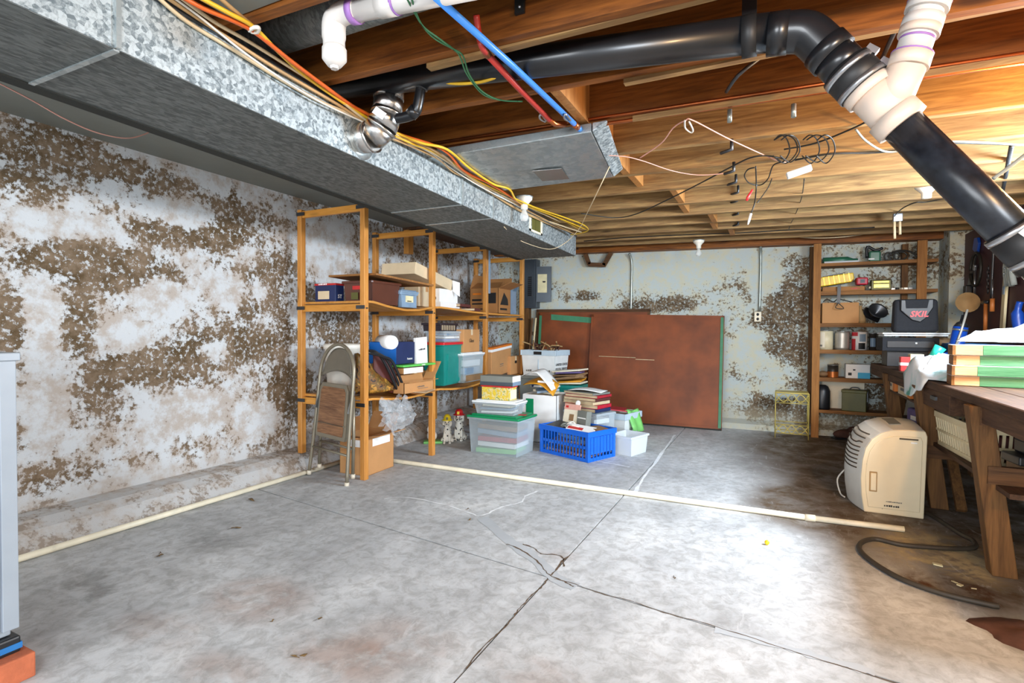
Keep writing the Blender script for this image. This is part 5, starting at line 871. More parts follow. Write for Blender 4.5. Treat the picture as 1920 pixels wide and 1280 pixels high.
pd = thing('foam_pad', 'blue-edged black pad under the furnace cabinet', 'pad', (fx-.05, fy-.09, .078)); MB().b3(-.25, .06, -.12, .09, 0, .05).build('pad', M['black_plastic'], pd, .006); MB().b3(-.25, .062, -.122, .092, .012, .03).build('blue_band', M['blue_pad'], pd)
bk = tag(MB().b3(-.2, .1, -.12, .11, 0, .077).build('support_brick', M['brick_red'], None, .005), 'red brick on the floor under the furnace pad', 'brick'); bk.location = (fx-.05, fy-.09, 0)
# ------------------------------------------------------------------ dehumidifier and its hose
dh = thing('dehumidifier', 'cream dehumidifier with curved louvered front on the floor', 'dehumidifier', (.62, 3.81, 0), .0)
prof = [(.185, .0), (.195, .48), (.185, .51), (.10, .512), (.03, .506), (-.03, .482), (-.075, .44), (-.105, .385), (-.12, .31), (-.127, .20), (-.122, .10), (-.108, .0)]
DD = .52
def dhs(i, v):                                # profile point i at depth v, front bulging in the middle
    x, z = prof[i]; b = math.sin(math.pi*v)
    k = max(0, min(1, (.16-x)/.25)); return Vector((x-.055*b*k, .012+v*DD, z+.018*b*(1 if z > .4 else 0)))
nv = 14; mb = MB(); n = len(prof)
vs = [dhs(i, j/nv) for j in range(nv+1) for i in range(n)]; fs = [(j*n+i, j*n+(i+1) % n, (j+1)*n+(i+1) % n, (j+1)*n+i) for j in range(nv) for i in range(n)]+[tuple(range(n)), tuple(nv*n+k for k in range(n))]
mb.add(vs, fs, False); body = mb.build('body', M['dehum_white'], dh, .006, 2)
def spo(p, s): return [(.035+(a-.035)*s, .25+(b-.25)*s) for a, b in p]
MB().prism(prof, -.0, .012, 'y').build('side_cover', M['dehum_cream'], dh, .008, 3)
MB().prism([(a, b) for a, b in spo(prof, .86)], -.006, .002, 'y').build('side_inset', M['dehum_cream'], dh, .005, 3)
hd = MB().b3(-.085, -.045, -.010, -.004, .13, .25).build('grip_recess', M['straw'], dh, .006); MB().b3(-.078, -.050, -.013, -.008, .138, .242).build('grip', M['dehum_cream'], hd, .004)
MB().b3(-.10, -.02, -.0045, -.0035, .29, .292).b3(-.018, -.016, -.0045, -.0035, .03, .29).build('seam', M['slot_dark'], dh)
MB().b3(.06, .15, -.010, -.006, .455, .463).build('top_groove', M['slot_dark'], dh); MB().box((.13, -.009, .44), (.03, .004, .008)).build('badge', M['paper_white'], dh)
marks(7, .014, M['ink'], dh, (.03, -.0075, .055)); marks(11, .009, M['ink_gray'], dh, (.04, -.0075, .08))
def fs_pt(z, v):                              # point on the curved front at height z
    pts = prof[4:]
    for (x0, z0), (x1, z1) in zip(pts, pts[1:]):
        if z1 <= z <= z0: t_ = (z-z0)/(z1-z0); x = x0+(x1-x0)*t_; break
    b = math.sin(math.pi*v); k = max(0, min(1, (.16-x)/.25)); return Vector((x-.055*b*k-.002, .012+v*DD, z+.018*b*(1 if z > .4 else 0)))
for k in range(9):
    z = .25+.0255*k
    for v0, v1 in ((.10, .50), (.55, .92)): MB().tube([fs_pt(z-.006*math.sin(3.1*j/6), v0+(v1-v0)*j/6) for j in range(7)], .0042, 6).build('louver_slot', M['slot_dark'], dh)
MB().hexa([dhs(4, .22)+Vector((.02, 0, .001)), dhs(3, .22)+Vector((0, 0, .001)), dhs(3, .62)+Vector((0, 0, .001)), dhs(4, .62)+Vector((.02, 0, .001)), dhs(4, .22)+Vector((.02, 0, .005)), dhs(3, .22)+Vector((0, 0, .005)), dhs(3, .62)+Vector((0, 0, .005)), dhs(4, .62)+Vector((.02, 0, .005))]).build('control_panel', M['panel_gray'], dh)
MB().tube(spline([fs_pt(.16, .7)+Vector((0, 0, 0)), fs_pt(.10, .62)+Vector((-.04, 0, 0)), fs_pt(.05, .55)+Vector((-.03, 0, -.03)), fs_pt(.05, .45)+Vector((-.01, 0, -.04))], 4), .005, 6).build('power_cord', M['cab_white'], dh)
cable('drain_hose', 'dark rubber hose snaking from the dehumidifier across the floor', 'hose', [at(*p, z=.012) for p in ((1722, 955), (1750, 968), (1800, 1000), (1826, 1015), (1815, 1028), (1700, 1022), (1640, 1010), (1612, 1020), (1622, 1042), (1680, 1080), (1760, 1110), (1850, 1132), (1872, 1136))], .0115, M['hose'], n=8, k=8)
# ------------------------------------------------------------------ wall shelving at the back right
SH = [1.785, 1.50, 1.175, .905, .62, .285]
rs_ = thing('wall_shelving', 'rough dark wooden shelf unit standing at the back right wall', 'shelving', (.85, 6.42, 0)); q = Vector((.85, 6.42, 0))
def lb(mb, nm, mt, par, o=None, **k): mb.v = [tuple(Vector(p)-(o or q)) for p in mb.v]; return mb.build(nm, M[mt], par, **k)
lb(MB().b3(.372, .44, 6.28, 6.32, 0, 1.985), 'post', 'shelf_wood_z', rs_); lb(MB().b3(.345, .385, 6.47, 6.53, .11, 1.985), 'post', 'old_wood_z', rs_); lb(MB().b3(1.235, 1.31, 6.27, 6.31, 0, 1.96), 'post', 'shelf_wood_z', rs_); lb(MB().b3(1.15, 1.20, 6.47, 6.53, .11, 1.96), 'post', 'old_wood_z', rs_)
for z in SH: lb(MB().b3(.40, 1.40, 6.315 if z < 1.4 else 6.29, 6.535, z-.032, z), 'shelf', 'shelf_wood_x', rs_, bev=.002, seg=1)
for z in SH[1:5]: lb(MB().b3(.44, 1.235, 6.285, 6.30, z-.04, z-.002), 'shelf_edge', 'shelf_wood_x', rs_)
def hb(a, b, t, z, y, d, bot=None):          # box seen frontally on the plane y: columns a..b, top row t, standing at z
    p0, p1 = at(a, 620, y=y), at(b, 620, y=y); zt = at((a+b)/2, t, y=y).z
    if z is None: z = at((a+b)/2, bot, y=y).z
    return Vector(((p0.x+p1.x)/2, y+d/2, z)), 0, p1.x-p0.x, d, zt-z
gb = thing('green_bottle', 'translucent green bottle lying on the top shelf', 'bottle', (.62, 6.40, SH[0]+.035), rot=(0, math.pi/2, .1)); MB().lathe([(.0, -.16), (.034, -.158), (.035, .06), (.014, .11), (.014, .15), (0, .151)], (0, 0, 0), 16).build('glass', M['bottle_green'], gb)
gb = thing('glass_sheet', 'strip of pale green glass on the top shelf', 'glass', (.62, 6.34, SH[0])); MB().b3(-.15, .15, -.01, .02, 0, .02).build('strip', M['frost'], gb)
cl = thing('power_tool', 'dark green power tool with coiled black cord on the top shelf', 'power tool', (.90, 6.42, SH[0])); MB().b3(-.04, .06, -.05, .05, .0, .11).build('body', M['bottle_green'], cl, .015); MB().tube(spline([(-.05, 0, .05), (-.05, 0, .16), (.02, 0, .12), (.08, 0, .14)], 4), .014, 8).build('handle', M['black_plastic'], cl); MB().box((-.02, -.055, .03), (.05, .004, .014)).build('badge', M['paper_white'], cl)
for k in range(3): MB().tube(spline([(.12+.03*math.cos(a)*(1+.4*k)+.05*k, -.03, .05+.04*math.sin(a)) for a in [i*1.05 for i in range(6)]], 4, True), .008, 6).build('cord_loop', M['cab_black'], cl)
MB().tube(spline([(.15, -.04, .09), (.22, -.06, .10), (.30, -.10, .07), (.36, -.13, -.01), (.40, -.13, -.06)], 5), .009, 6).build('cord', M['cab_black'], cl); MB().tube([(.37, -.13, -.02), (.41, -.13, -.09)], [.014, .022], 8).build('plug', M['black_plastic'], cl)
t, w, d, h = carton('shallow_carton', 'shallow open carton at the left of the second shelf', hb(1541, 1620, 537, SH[1], 6.31, .18), 'cardboard_dark', False)
marks(5, .02, M['red_ink'], t, (w*.28, -d/2, h*.5)); 
yo = thing('yellow_organizer', 'bright yellow ribbed plastic organizer tilted on the shallow carton', 'organizer', (.575, 6.40, SH[1]+.12), rot=(0, -.17, .05)); MB().prism([(-.16, -.045), (.13, -.05), (.16, -.02), (.16, .04), (-.12, .05), (-.16, .02)], -.05, .05, 'y').build('body', M['yellow_plastic'], yo, .008)
for k in range(6): MB().b3(-.11+.045*k, -.104+.045*k, -.053, -.049, -.04, .045).build('rib', M['gold'], yo)
MB().b3(-.10, .08, -.02, .03, .05, .058).build('top_strip', M['black_plastic'], yo)
rd_ = thing('red_charger', 'small dark red charger beside the yellow organizer', 'charger', (.80, 6.37, SH[1]+.058), .1); MB().b3(-.05, .05, -.04, .04, .0, .075).build('body', M['red_plastic'], rd_, .012); MB().b3(-.02, .02, -.043, -.04, .02, .055).build('socket', M['black_plastic'], rd_)
rh = thing('rubber_strap', 'dark strap hanging over the second shelf edge', 'strap', (.60, 6.28, SH[1])); MB().bar((0, -.005, .06), (-.005, -.01, -.13), .03, .004, (0, 1, 0)).build('strap', M['black_plastic'], rh); MB().tube(spline([(-.005, -.01, -.12), (-.03, -.02, -.17), (.04, -.02, -.18), (0, -.01, -.13)], 4), .004, 6).build('cord', M['cab_black'], rh)
ln = thing('brass_lantern', 'square brass-framed lantern on the second shelf', 'lantern', (.96, 6.37, SH[1])); MB().b3(-.085, .085, -.04, .04, .0, .105).build('case', M['gold_frame'], ln, .008); MB().b3(-.065, .065, -.046, -.04, .022, .062).b3(-.065, .065, -.046, -.04, .07, .092).build('reflector', M['gold'], ln, .004); MB().cyl((-.10, -.02, .03), (-.085, -.02, .03), .012, n=10).build('knob', M['paper_cream'], ln)
for k in range(5): o = tag(MB().box((0, 0, .01), (.035, .02, .02+.006*(k % 2)), (0, 0, k)).build('small_part', M[['can_gray', 'black_plastic', 'paper_cream', 'can_gray', 'paper_white'][k]], None, .004), ['grey', 'black', 'cream', 'pale grey', 'white'][k]+' small part at the right end of the second shelf', 'hardware', 'small parts on the second shelf'); o.location = (1.06+.035*k, 6.36, SH[1]+.001)
t, w, d, h = carton('shelf_carton', 'plain carton on the third shelf beneath the hanging cords', hb(1541, 1610, 567, SH[2], 6.32, .2), 'cardboard', False)
o = cable('cord_tangle', 'tangle of black cord on top of the plain carton', 'cord', [(.47, 6.36, 1.395), (.50, 6.36, 1.42), (.56, 6.37, 1.395), (.60, 6.36, 1.42), (.68, 6.36, 1.40), (.72, 6.34, 1.385)], .006, M['cab_black'])
tr = cylinder_thing('cut_bottle', 'brownish clear bottle neck-up on the third shelf', 'bottle', (.80, 6.42, SH[2]), [(.05, 0), (.052, .04), (.016, .14), (.016, .18)], 'straw', 14)
t = cylinder_thing('work_lamp', 'round dark metal lamp reflector on the third shelf', 'lamp', (.935, 6.40, SH[2]+.105), [(.02, -.06), (.04, -.05), (.085, .03), (.088, .04), (.078, .03), (.0, -.02)], 'dark_steel', 20); t.rotation_euler = (.9, .5, 0); MB().b3(-.10, .06, -.05, .05, -.07, -.04).build('foot', M['black_plastic'], t)
def can(name, label, px0, px1, top, z, mat, bands=(), y=6.40, lid='lid_metal', group='cans on the fourth shelf'):
    c, _, w, d, h = hb(px0, px1, top, z, y-.08, .16); r_ = w/2; t = thing(name, label, 'can', (c.x, y, z), 0, group)
    MB().lathe([(r_, 0), (r_, h-.006)], (0, 0, 0), 22).build('body', M[mat], t); MB().lathe([(r_+.002, h-.008), (r_+.002, h), (r_-.006, h), (r_-.008, h-.004), (0, h-.004)], (0, 0, 0), 22).build('lid', M[lid], t)
    for z0, z1, m_, a0, a1 in bands: MB().grid(lambda u, v: ((r_+.001)*math.cos(a0+(a1-a0)*u), (r_+.001)*math.sin(a0+(a1-a0)*u), h*(z0+(z1-z0)*v)), 10, 1).build('label_band', M[m_], t)
    return t
can('paint_can', 'cream paint can at the left of the fourth shelf', 1534, 1564, 619, SH[3], 'can_cream', [(.1, .9, 'paper_cream', -2.6, -1.7), (.15, .25, 'ink_gray', -2.4, -2.0)])
can('paint_can', 'plain grey metal can between cream and red cans', 1567, 1595, 621, SH[3], 'can_gray', [(.1, .9, 'can_gray', -3, -.2)])
can('paint_can', 'white paint can with red and black label', 1599, 1629, 621, SH[3], 'paper_white', [(.0, .6, 'can_red', -3.0, -2.2), (.75, .95, 'can_red', -3.0, -1.9), (.05, .38, 'ink', -1.8, -.9), (.45, .85, 'blue_gray', -1.7, -.8)])
can('spray_can', 'slim dark can right of the red labelled can', 1632, 1647, 624, SH[3], 'can_dark', [(.2, .7, 'blue_gray', -2.4, -1.0)])
can('varnish_tin', 'dark tin with copper base on the fifth shelf', 1554, 1575, 684, SH[4], 'can_dark', [(.0, .45, 'copper_can', -3.1, 0)], group='cans on the fifth shelf')
o = tag(MB().ell((0, 0, .03), (.05, .04, .03)).build('rag_lump', M['kraft']), 'crumpled brown rag left of the dark tin', 'rag'); o.location = (.48, 6.40, SH[4])
t, w, d, h = carton('white_box', 'white box with a cyan corner on the fifth shelf', hb(1587, 1633, 683, SH[4], 6.33, .12), 'paper_white', False); MB().b3(0, w/2, -d/2-.002, -d/2, 0, h*.42).build('cyan_patch', M['cyan_blue'], t); MB().b3(-w*.4, -w*.25, -d/2-.002, -d/2, h*.2, h*.4).b3(-w*.2, -w*.1, -d/2-.002, -d/2, h*.55, h*.65).build('print', M['ink'], t)
t = cylinder_thing('black_jug', 'black plastic jug at the left of the lowest shelf', 'jug', (.475, 6.40, SH[5]), [(.07, 0), (.075, .02), (.075, .19), (.055, .235), (.03, .25), (.0, .252)], 'black_plastic', 20)
am = thing('ammo_can', 'olive green metal ammunition can on the lowest shelf', 'ammo can', (.76, 6.40, SH[5]), -.25); MB().b3(-.10, .11, -.07, .07, 0, .19).build('body', M['olive'], am, .006); MB().b3(-.105, .115, -.074, .074, .185, .215).build('lid', M['olive'], am, .006); MB().tube(spline([(-.04, 0, .215), (-.02, 0, .235), (.03, 0, .235), (.05, 0, .215)], 4), .006, 6).build('handle', M['dark_steel'], am); MB().b3(.112, .118, -.03, .03, .1, .2).build('latch', M['dark_steel'], am)
o = tag(MB().b3(-.18, .2, -.006, .006, 0, .28).build('backing_panel', M['paper_cream']), 'cream panel standing behind the ammunition can', 'panel'); o.location = (.66, 6.515, SH[5]+.001)
sh_ = thing('old_shoe', 'dark worn shoe on the floor below the shelves', 'shoe', at(1588, 826, z=0)+Vector((0, .1, 0)), .4); MB().ell((0, 0, .05), (.13, .05, .05)).ell((.07, 0, .075), (.055, .045, .055)).build('upper', M['rust'], sh_, remesh=.01); MB().b3(-.13, .125, -.045, .045, 0, .018).build('sole', M['black_plastic'], sh_, .01)
# ------------------------------------------------------------------ workbench
BX0, BX1, BZ = .825, 1.50, .80
wbn = thing('workbench', 'old rough wooden workbench with slanted legs along the right wall', 'workbench', (1.15, 4.2, 0)); q = Vector((1.15, 4.2, 0))
for k in range(4): x0 = BX0+k*(BX1-BX0)/4; lb(MB().b3(x0+.002, x0+(BX1-BX0)/4-.002, 2.45, 5.92, BZ-.045, BZ), 'top_board', 'old_wood_y', wbn, bev=.004, seg=1)
for y in (3.1, 4.12, 5.15):
    lb(MB().hexa([(.895, y-.045, 0), (.985, y-.045, 0), (.985, y+.035, 0), (.895, y+.035, 0), (.80, y-.045, BZ-.046), (.885, y-.045, BZ-.046), (.885, y+.035, BZ-.046), (.80, y+.035, BZ-.046)]), 'leg', 'old_wood_z', wbn, bev=.003, seg=1)
    lb(MB().b3(1.36, 1.44, y-.04, y+.04, 0, BZ-.045), 'leg', 'old_wood_z', wbn); lb(MB().b3(.87, 1.44, y-.055, y-.02, *((.412, .49) if y < 3.5 else (.31, .387))), 'stretcher', 'old_wood_x', wbn); lb(MB().b3(.84, 1.44, y-.05, y-.02, BZ-.13, BZ-.046), 'top_rail', 'old_wood_x', wbn)
lb(MB().b3(.90, 1.40, 2.9, 5.3, .388, .41), 'lower_shelf', 'old_wood_y', wbn)
lb(MB().b3(.845, .87, 2.5, 3.05, BZ-.12, BZ-.046), 'apron', 'old_wood_y', wbn); dwr = lb(MB().b3(.84, 1.3, 3.52, 4.05, .645, BZ-.047), 'drawer', 'old_wood_y', wbn, bev=.004); 
lb(MB().b3(.828, .84, 3.74, 3.84, .70, .72), 'drawer_pull', 'dark_steel', dwr, None); 
lb(MB().b3(.845, 1.2, 4.25, 5.6, .618, .632), 'ledge', 'old_wood_y', wbn)
lb(MB().b3(.83, .86, 4.2, 5.9, BZ-.10, BZ-.046), 'apron', 'old_wood_y', wbn)
for k, y in enumerate((4.42, 4.92)):
    t = thing('bulb_box', ['nearer', 'farther'][k]+' of two small pale boxes with orange ends under the bench top', 'box', (.93, y+.2, .633), 0, 'small boxes under the bench'); MB().b3(-.085, .085, -.19, .19, 0, .082).build('body', M['cardboard_pale'], t, .002); MB().b3(-.086, .086, -.193, -.12, .0, .083).build('end_band', M['orange_box'], t); MB().b3(-.0865, -.085, -.08, .1, .03, .05).build('print', M['ink_gray'], t)
t, w, d, h = carton('black_case', 'black plastic case at the bottom of the stack on the bench', hb(1664, 1742, 657, .801, 5.40, .24), 'black_plastic', False, cat='case')
t, w, d, h = carton('blue_black_case', 'dark blue-black moulded tool case under the white trays', hb(1655, 1762, 633, .93, 5.36, .30), 'panel_box', False, cat='case'); [m_.material_slots[0].__setattr__('material', M['black_fabric']) for m_ in t.children]; MB().b3(-w*.42, w*.42, -d/2-.006, -d/2, h*.25, h*.75).build('front_panel', M['black_plastic'], t, .004); MB().box((w*.1, -d/2-.007, h*.6), (.012, .003, .012)).build('badge', M['paper_white'], t)
for k in (0, 1): tag(MB().b3(-.21-.02*k, .22, -.15, .12, 0, .012).build('white_tray', M['lid_white'], None, .004), ['lower', 'upper'][k]+' thin white tray under the tool bag', 'tray', 'white trays').__setattr__('location', (1.05+.01*k, 5.52, 1.053+.016*k))
c, _, w, d, h = hb(1676, 1762, 560, 1.084, 5.42, .16); bgg = thing('tool_bag', 'black soft tool bag lettered SKIL in red', 'bag', c); MB().frus(w, d, w*.96, d*.7, 0, h).build('body', M['black_fabric'], bgg, .03, 4)
MB().prism([(-w*.36, h*.98), (-w*.36, h*.66), (-w*.10, h*.36), (w*.08, h*.30), (w*.20, h*.42), (w*.36, h*.74), (w*.36, h*.98)], -d/2-.004, -d/2+.02, 'y').build('flap', M['black_plastic'], bgg, .006); MB().prism([(-w*.26, h*.97), (-w*.24, h*.72), (w*.22, h*.72), (w*.26, h*.97)], -d/2-.007, -d/2, 'y').build('flap_inset', M['black_fabric'], bgg); text('SKIL', .066, M['red_lid'], bgg, (w*.04, -d/2-.006, h*.54), bold=.035, shear=.25)
# things on the near part of the bench
p0 = Vector((.865, 3.60, BZ))
for k in range(4):
    t = thing('painted_plank', ['bottom', 'second from bottom', 'third from bottom', 'topmost'][k]+' of four stacked planks painted green with bare ends', 'plank', (p0.x+.006*math.sin(k*4), p0.y-.02+.012*math.cos(k*3), BZ+.002+k*.0545), -.10+.012*math.sin(k*2), 'green planks on the bench')
    MB().b3(.115+.012*math.sin(k*5), .72, 0, .15, 0, .051).build('painted_part', M['plank_green'], t, .002); MB().b3(.012, .115+.012*math.sin(k*5), 0, .15, 0, .051).build('bare_end', M['plank_bare'], t, .002); MB().b3(0, .012, 0, .15, 0, .051).build('end_grain', M['plank_end'], t)
    if k in (1, 2): MB().ell((.30, -.001, .03), (.006, .003, .004), 8, 6).build('nail_spot', M['paper_white'], t)
    MB().b3(.0, .70, -.001, .15, .0512, .0525).build('white_top_layer', M['paper_white'], t)  # thin white layer over each plank's top
from mathutils import noise as NZ
def cloth(name, label, cat, org, fn, mat, th=.006): o = tag(MB().grid(fn, 40, 18).build(name, M[mat], None, solid=th), label, cat); o.location = org; return o
def rag(u, v):
    a = 6.283*u; r = v*(.24+.05*math.sin(3*a)+.03*math.sin(5*a+1)); x, y = .22+1.25*r*math.cos(a), .02+.62*r*math.sin(a)
    return (x, y, .012+.11*(1-v**2.2)*(.75+.25*math.sin(3*a+6*v))+(1-v**4)*(.03*abs(NZ.noise((x*11, y*11, 3)))+.02*NZ.noise((x*28, y*28, 1))))
cloth('white_cloth', 'crumpled white cloth heaped on the green planks', 'cloth', (1.06, 3.66, BZ+.224), rag, 'cloth_white')
def bagf(u, v):
    a = 6.283*u; r = v*(1+.12*math.sin(3*a)+.08*math.sin(7*a)); x, y = .07+.19*r*math.cos(a), .36*r*math.sin(a)
    z = .004+.13*(1-v**2.5)*(.7+.3*math.sin(2*a+5*v))+(1-v**4)*(.045*abs(NZ.noise((x*9, y*9, 5)))+.025*NZ.noise((x*26, y*26, 2)))
    if x < -.045: z -= min(.13, (-.045-x)*2.2); x = -.045-.25*(-.045-x)
    return (x, y, z)
cloth('shopping_bag', 'white and teal plastic shopping bag slumped over the bench edge', 'bag', (.86, 4.15, BZ+.004), bagf, 'cloth_teal')
t = cylinder_thing('teal_cup', 'small teal cup tipped on the white shopping bag', 'cup', at(1756, 660, y=4.35), [(.024, -.04), (.034, .04), (.030, .04), (.02, -.03)], 'teal_cup', 16); t.rotation_euler = (.2, .5, 0)
c, _, w, d, h = hb(1690, 1708, 669, .80, 4.75, .06); t = thing('red_tin', 'small red and white tin before the black case', 'tin', c); MB().frus(w, d, w, d, 0, h).build('body', M['red_ink'], t, .004); MB().b3(-w/2-.001, w/2+.001, -d/2-.001, d/2, h*.4, h*.6).build('band', M['paper_white'], t)
c, _, w, d, h = hb(1708, 1734, 664, .80, 4.75, .08); t, w, d, h = carton('seed_box', 'small pale green box behind the shopping bag', (c, 0, w, d, h), 'label_cream', False)
dr2 = thing('blue_tray', 'dark tray with blue and grey tools behind the shopping bag', 'tray', (1.10, 4.98, .80)); shell(MB(), .30, .2, .10, .006).build('tray', M['panel_box'], dr2); MB().tube([(-.1, 0, .08), (.1, .03, .13)], .014, 8).build('blue_tool', M['blue_deep'], dr2); MB().tube([(-.1, .05, .07), (.12, -.03, .12)], .01, 8).build('gray_tool', M['can_gray'], dr2)
pu = thing('air_pump', 'blue upright hand pump standing on the bench', 'pump', (1.20, 5.0, .80), rot=(0, .16, 0)); MB().cyl((0, 0, .0), (0, 0, .33), .045, n=20).build('barrel', M['blue_deep'], pu); MB().lathe([(.045, .33), (.03, .36), (.014, .37), (.012, .42), (0, .42)], (0, 0, 0), 16).build('cap', M['black_plastic'], pu); MB().tube([(-.03, -.045, .02), (-.005, -.05, .30), (.01, -.02, .46)], .008, 8).build('rod', M['can_gray'], pu); MB().cyl((0, 0, .30), (0, 0, .315), .047, n=20).build('ring', M['strap_metal'], pu)
for k, (x, y, wd_) in enumerate(((1.36, 5.35, .12), (1.40, 4.95, .14))):
    t = thing('blue_parts_bin', ['farther', 'nearer'][k]+' blue parts bin behind the green planks', 'bin', (x, y, BZ), 0, 'blue bins on the bench'); shell(MB(), .22, .26, .20, .006).build('body', M['blue_bin'], t, .003); MB().b3(-.10, .10, -.11, .11, .008, .16).build('contents', M['dark_steel'], t); MB().b3(-.06, .06, -.134, -.13, .09, .13).build('label', M['panel_gray'], t)
dd_ = thing('dusty_bundle', 'brown paper bundle lying among the blue bins', 'bundle', (1.32, 5.55, BZ)); MB().tube([(-.12, -.08, .22), (.1, .05, .17)], [.035, .05], 10).build('roll', M['kraft'], dd_); MB().b3(-.1, .1, -.08, .08, 0, .16).build('base', M['kraft'], dd_)
# under the bench
bs = thing('laundry_basket', 'cream slotted laundry basket on the lower bench shelf', 'basket', (1.13, 3.74, .411), .05); w, d, h = .44, .62, .20
MB().b3(-w/2+.03, w/2-.03, -d/2+.03, d/2-.03, 0, .012).build('base', M['basket_cream'], bs)
rm = MB()
for s in (-1, 1):
    for z0, z1 in ((0, .025), (.085, .10), (h-.035, h)):
        k = .02*(1-z0/h); rm.b3(-w/2+k, w/2-k, s*(d/2-k)-.007, s*(d/2-k)+.007, z0, z1); rm.b3(s*(w/2-k)-.007, s*(w/2-k)+.007, -d/2+k, d/2-k, z0, z1)
rm.build('rails', M['basket_cream'], bs, .002)
for s in (-1, 1):
    for k in range(16): y_ = -d/2+.03+k*(d-.06)/15; MB().hexa([(s*(w/2-.02)-.004, y_-.005, .02), (s*(w/2-.02)+.004, y_-.005, .02), (s*(w/2-.02)+.004, y_+.005, .02), (s*(w/2-.02)-.004, y_+.005, .02), (s*w/2-.004, y_-.005, h-.03), (s*w/2+.004, y_-.005, h-.03), (s*w/2+.004, y_+.005, h-.03), (s*w/2-.004, y_+.005, h-.03)]).build('slat', M['basket_cream'], bs)
    for k in range(15): x_ = -w/2+.03+k*(w-.06)/14; MB().hexa([(x_-.006, s*(d/2-.02)-.004, .02), (x_+.006, s*(d/2-.02)-.004, .02), (x_+.006, s*(d/2-.02)+.004, .02), (x_-.006, s*(d/2-.02)+.004, .02), (x_-.006, s*d/2-.004, h-.03), (x_+.006, s*d/2-.004, h-.03), (x_+.006, s*d/2+.004, h-.03), (x_-.006, s*d/2+.004, h-.03)]).build('slat', M['basket_cream'], bs)
    for s2 in (-1, 1): MB().hexa([(s*(w/2-.035)-.012, s2*(d/2-.035)-.012, 0), (s*(w/2-.035)+.012, s2*(d/2-.035)-.012, 0), (s*(w/2-.035)+.012, s2*(d/2-.035)+.012, 0), (s*(w/2-.035)-.012, s2*(d/2-.035)+.012, 0), (s*(w/2-.012)-.014, s2*(d/2-.012)-.014, h), (s*(w/2-.012)+.014, s2*(d/2-.012)-.014, h), (s*(w/2-.012)+.014, s2*(d/2-.012)+.014, h), (s*(w/2-.012)-.014, s2*(d/2-.012)+.014, h)]).build('corner', M['basket_cream'], bs, .006)
MB().b3(-w*.4, w*.4, -d*.42, d*.42, .02, .15).build('contents', M['maroon_book'], bs, .02)
for k in range(5): cable('dark_cable', ['lowest', 'second', 'middle', 'fourth', 'topmost'][k]+' dark hose loop heaped in the laundry basket', 'hose', [(1.13+.15*math.cos(a+k)+.02*k, 3.74+.22*math.sin(a+k), .58+.014*k+.012*math.sin(2*a)) for a in [i*1.05 for i in range(6)]], .012, M['cab_black'], 'hoses in the laundry basket')
t = cylinder_thing('black_pail', 'black pail on the lower bench shelf at the right edge', 'pail', (1.24, 3.30, .411), [(.09, 0), (.11, .17), (.115, .17), (.115, .185), (.10, .185), (.08, .01)], 'black_plastic', 20)
t, w, d, h = carton('brown_carton', 'small dark carton with orange label beside the black pail', (Vector((1.08, 3.18, .411)), .1, .16, .16, .08), 'kraft', False); MB().b3(-.05, .02, -d/2-.002, -d/2, h*.3, h*.75).build('label', M['orange_box'], t)
t = thing('tool_case', 'black tool case resting on the small dark carton', 'case', (1.08, 3.18, .493), .1); MB().b3(-.1, .1, -.08, .08, 0, .04).build('base', M['black_plastic'], t, .006); MB().b3(-.06, .09, -.07, .07, .04, .11).build('upper', M['black_plastic'], t, .012)
t = cylinder_thing('spray_bottle', 'slim blue-white spray bottle behind the second bench leg', 'bottle', (.925, 4.35, .411), [(.022, 0), (.022, .11), (.010, .13), (.010, .15), (0, .151)], 'blue_gray', 14)
pc = thing('purple_bag', 'purple packet lying between the far bench legs', 'packet', (1.0, 4.75, .411), .2); MB().b3(-.08, .08, -.10, .10, 0, .12).build('packet', M['purple'], pc, .02, 3); MB().b3(-.081, -.079, -.05, .03, .04, .07).build('print', M['cab_white'], pc)
pc = thing('orange_bag', 'brown-orange paper sack beside the purple packet', 'sack', (1.02, 4.50, .411), -.2); MB().b3(-.07, .07, -.07, .07, 0, .15).build('sack', M['orange_wood'], pc, .025, 3); MB().b3(-.075, .075, -.075, .075, .0, .06).build('label_band', M['label_cream'], pc, .02, 3)
fl = tag(MB().prism([(-.08, 0), (.08, 0), (.05, .55), (-.05, .55)], -.03, .03, 'y').build('white_board', M['can_gray']), 'pale panel leaning behind the far bench leg', 'panel'); fl.location = (1.06, 5.62, 0); fl.rotation_euler = (-.1, .12, 0)
kb = tag(MB().bar((0, 0, 0), (.0, .32, .40), .05, .03).build('leaning_block', M['old_wood_z']), 'short brown timber leaning below the lower bench shelf', 'timber'); kb.location = (1.03, 4.02, .02)
# ------------------------------------------------------------------ tools hung on the right wall
TX = XR-.032
def tl(name, label, y, z, rx=0): return thing(name, label, 'tool', (TX, y, z), group='tools hung on the dark board', rot=(rx, 0, 0))
t = tl('wooden_straightedge', 'long pale wooden straightedge hung upright on the dark board', 5.18, 1.43, .12); MB().b3(-.022, -.006, -.03, .03, -.32, .34).build('blade', M['pale_wood'], t); MB().b3(-.026, -.02, -.018, .012, -.06, .0).build('print', M['blue_gray'], t)
t = tl('work_gloves', 'grey work gloves hung beside the straightedge', 5.03, 1.58, .1)
for k in range(4): MB().tube(spline([(-.03, -.07+.035*k, .10), (-.045, -.06+.036*k, -.02), (-.03, -.075+.042*k, -.15-.01*(k % 2))], 3), .019, 8).build('finger', M['glove'], t)
MB().ell((-.035, -.01, .03), (.03, .085, .11)).build('palm', M['glove'], t)
for k in range(5): MB().ell((-.066, -.02+.006*k, .09-.04*k), (.006, .007, .007), 8, 6).build('stud', M['strap_metal'], t)
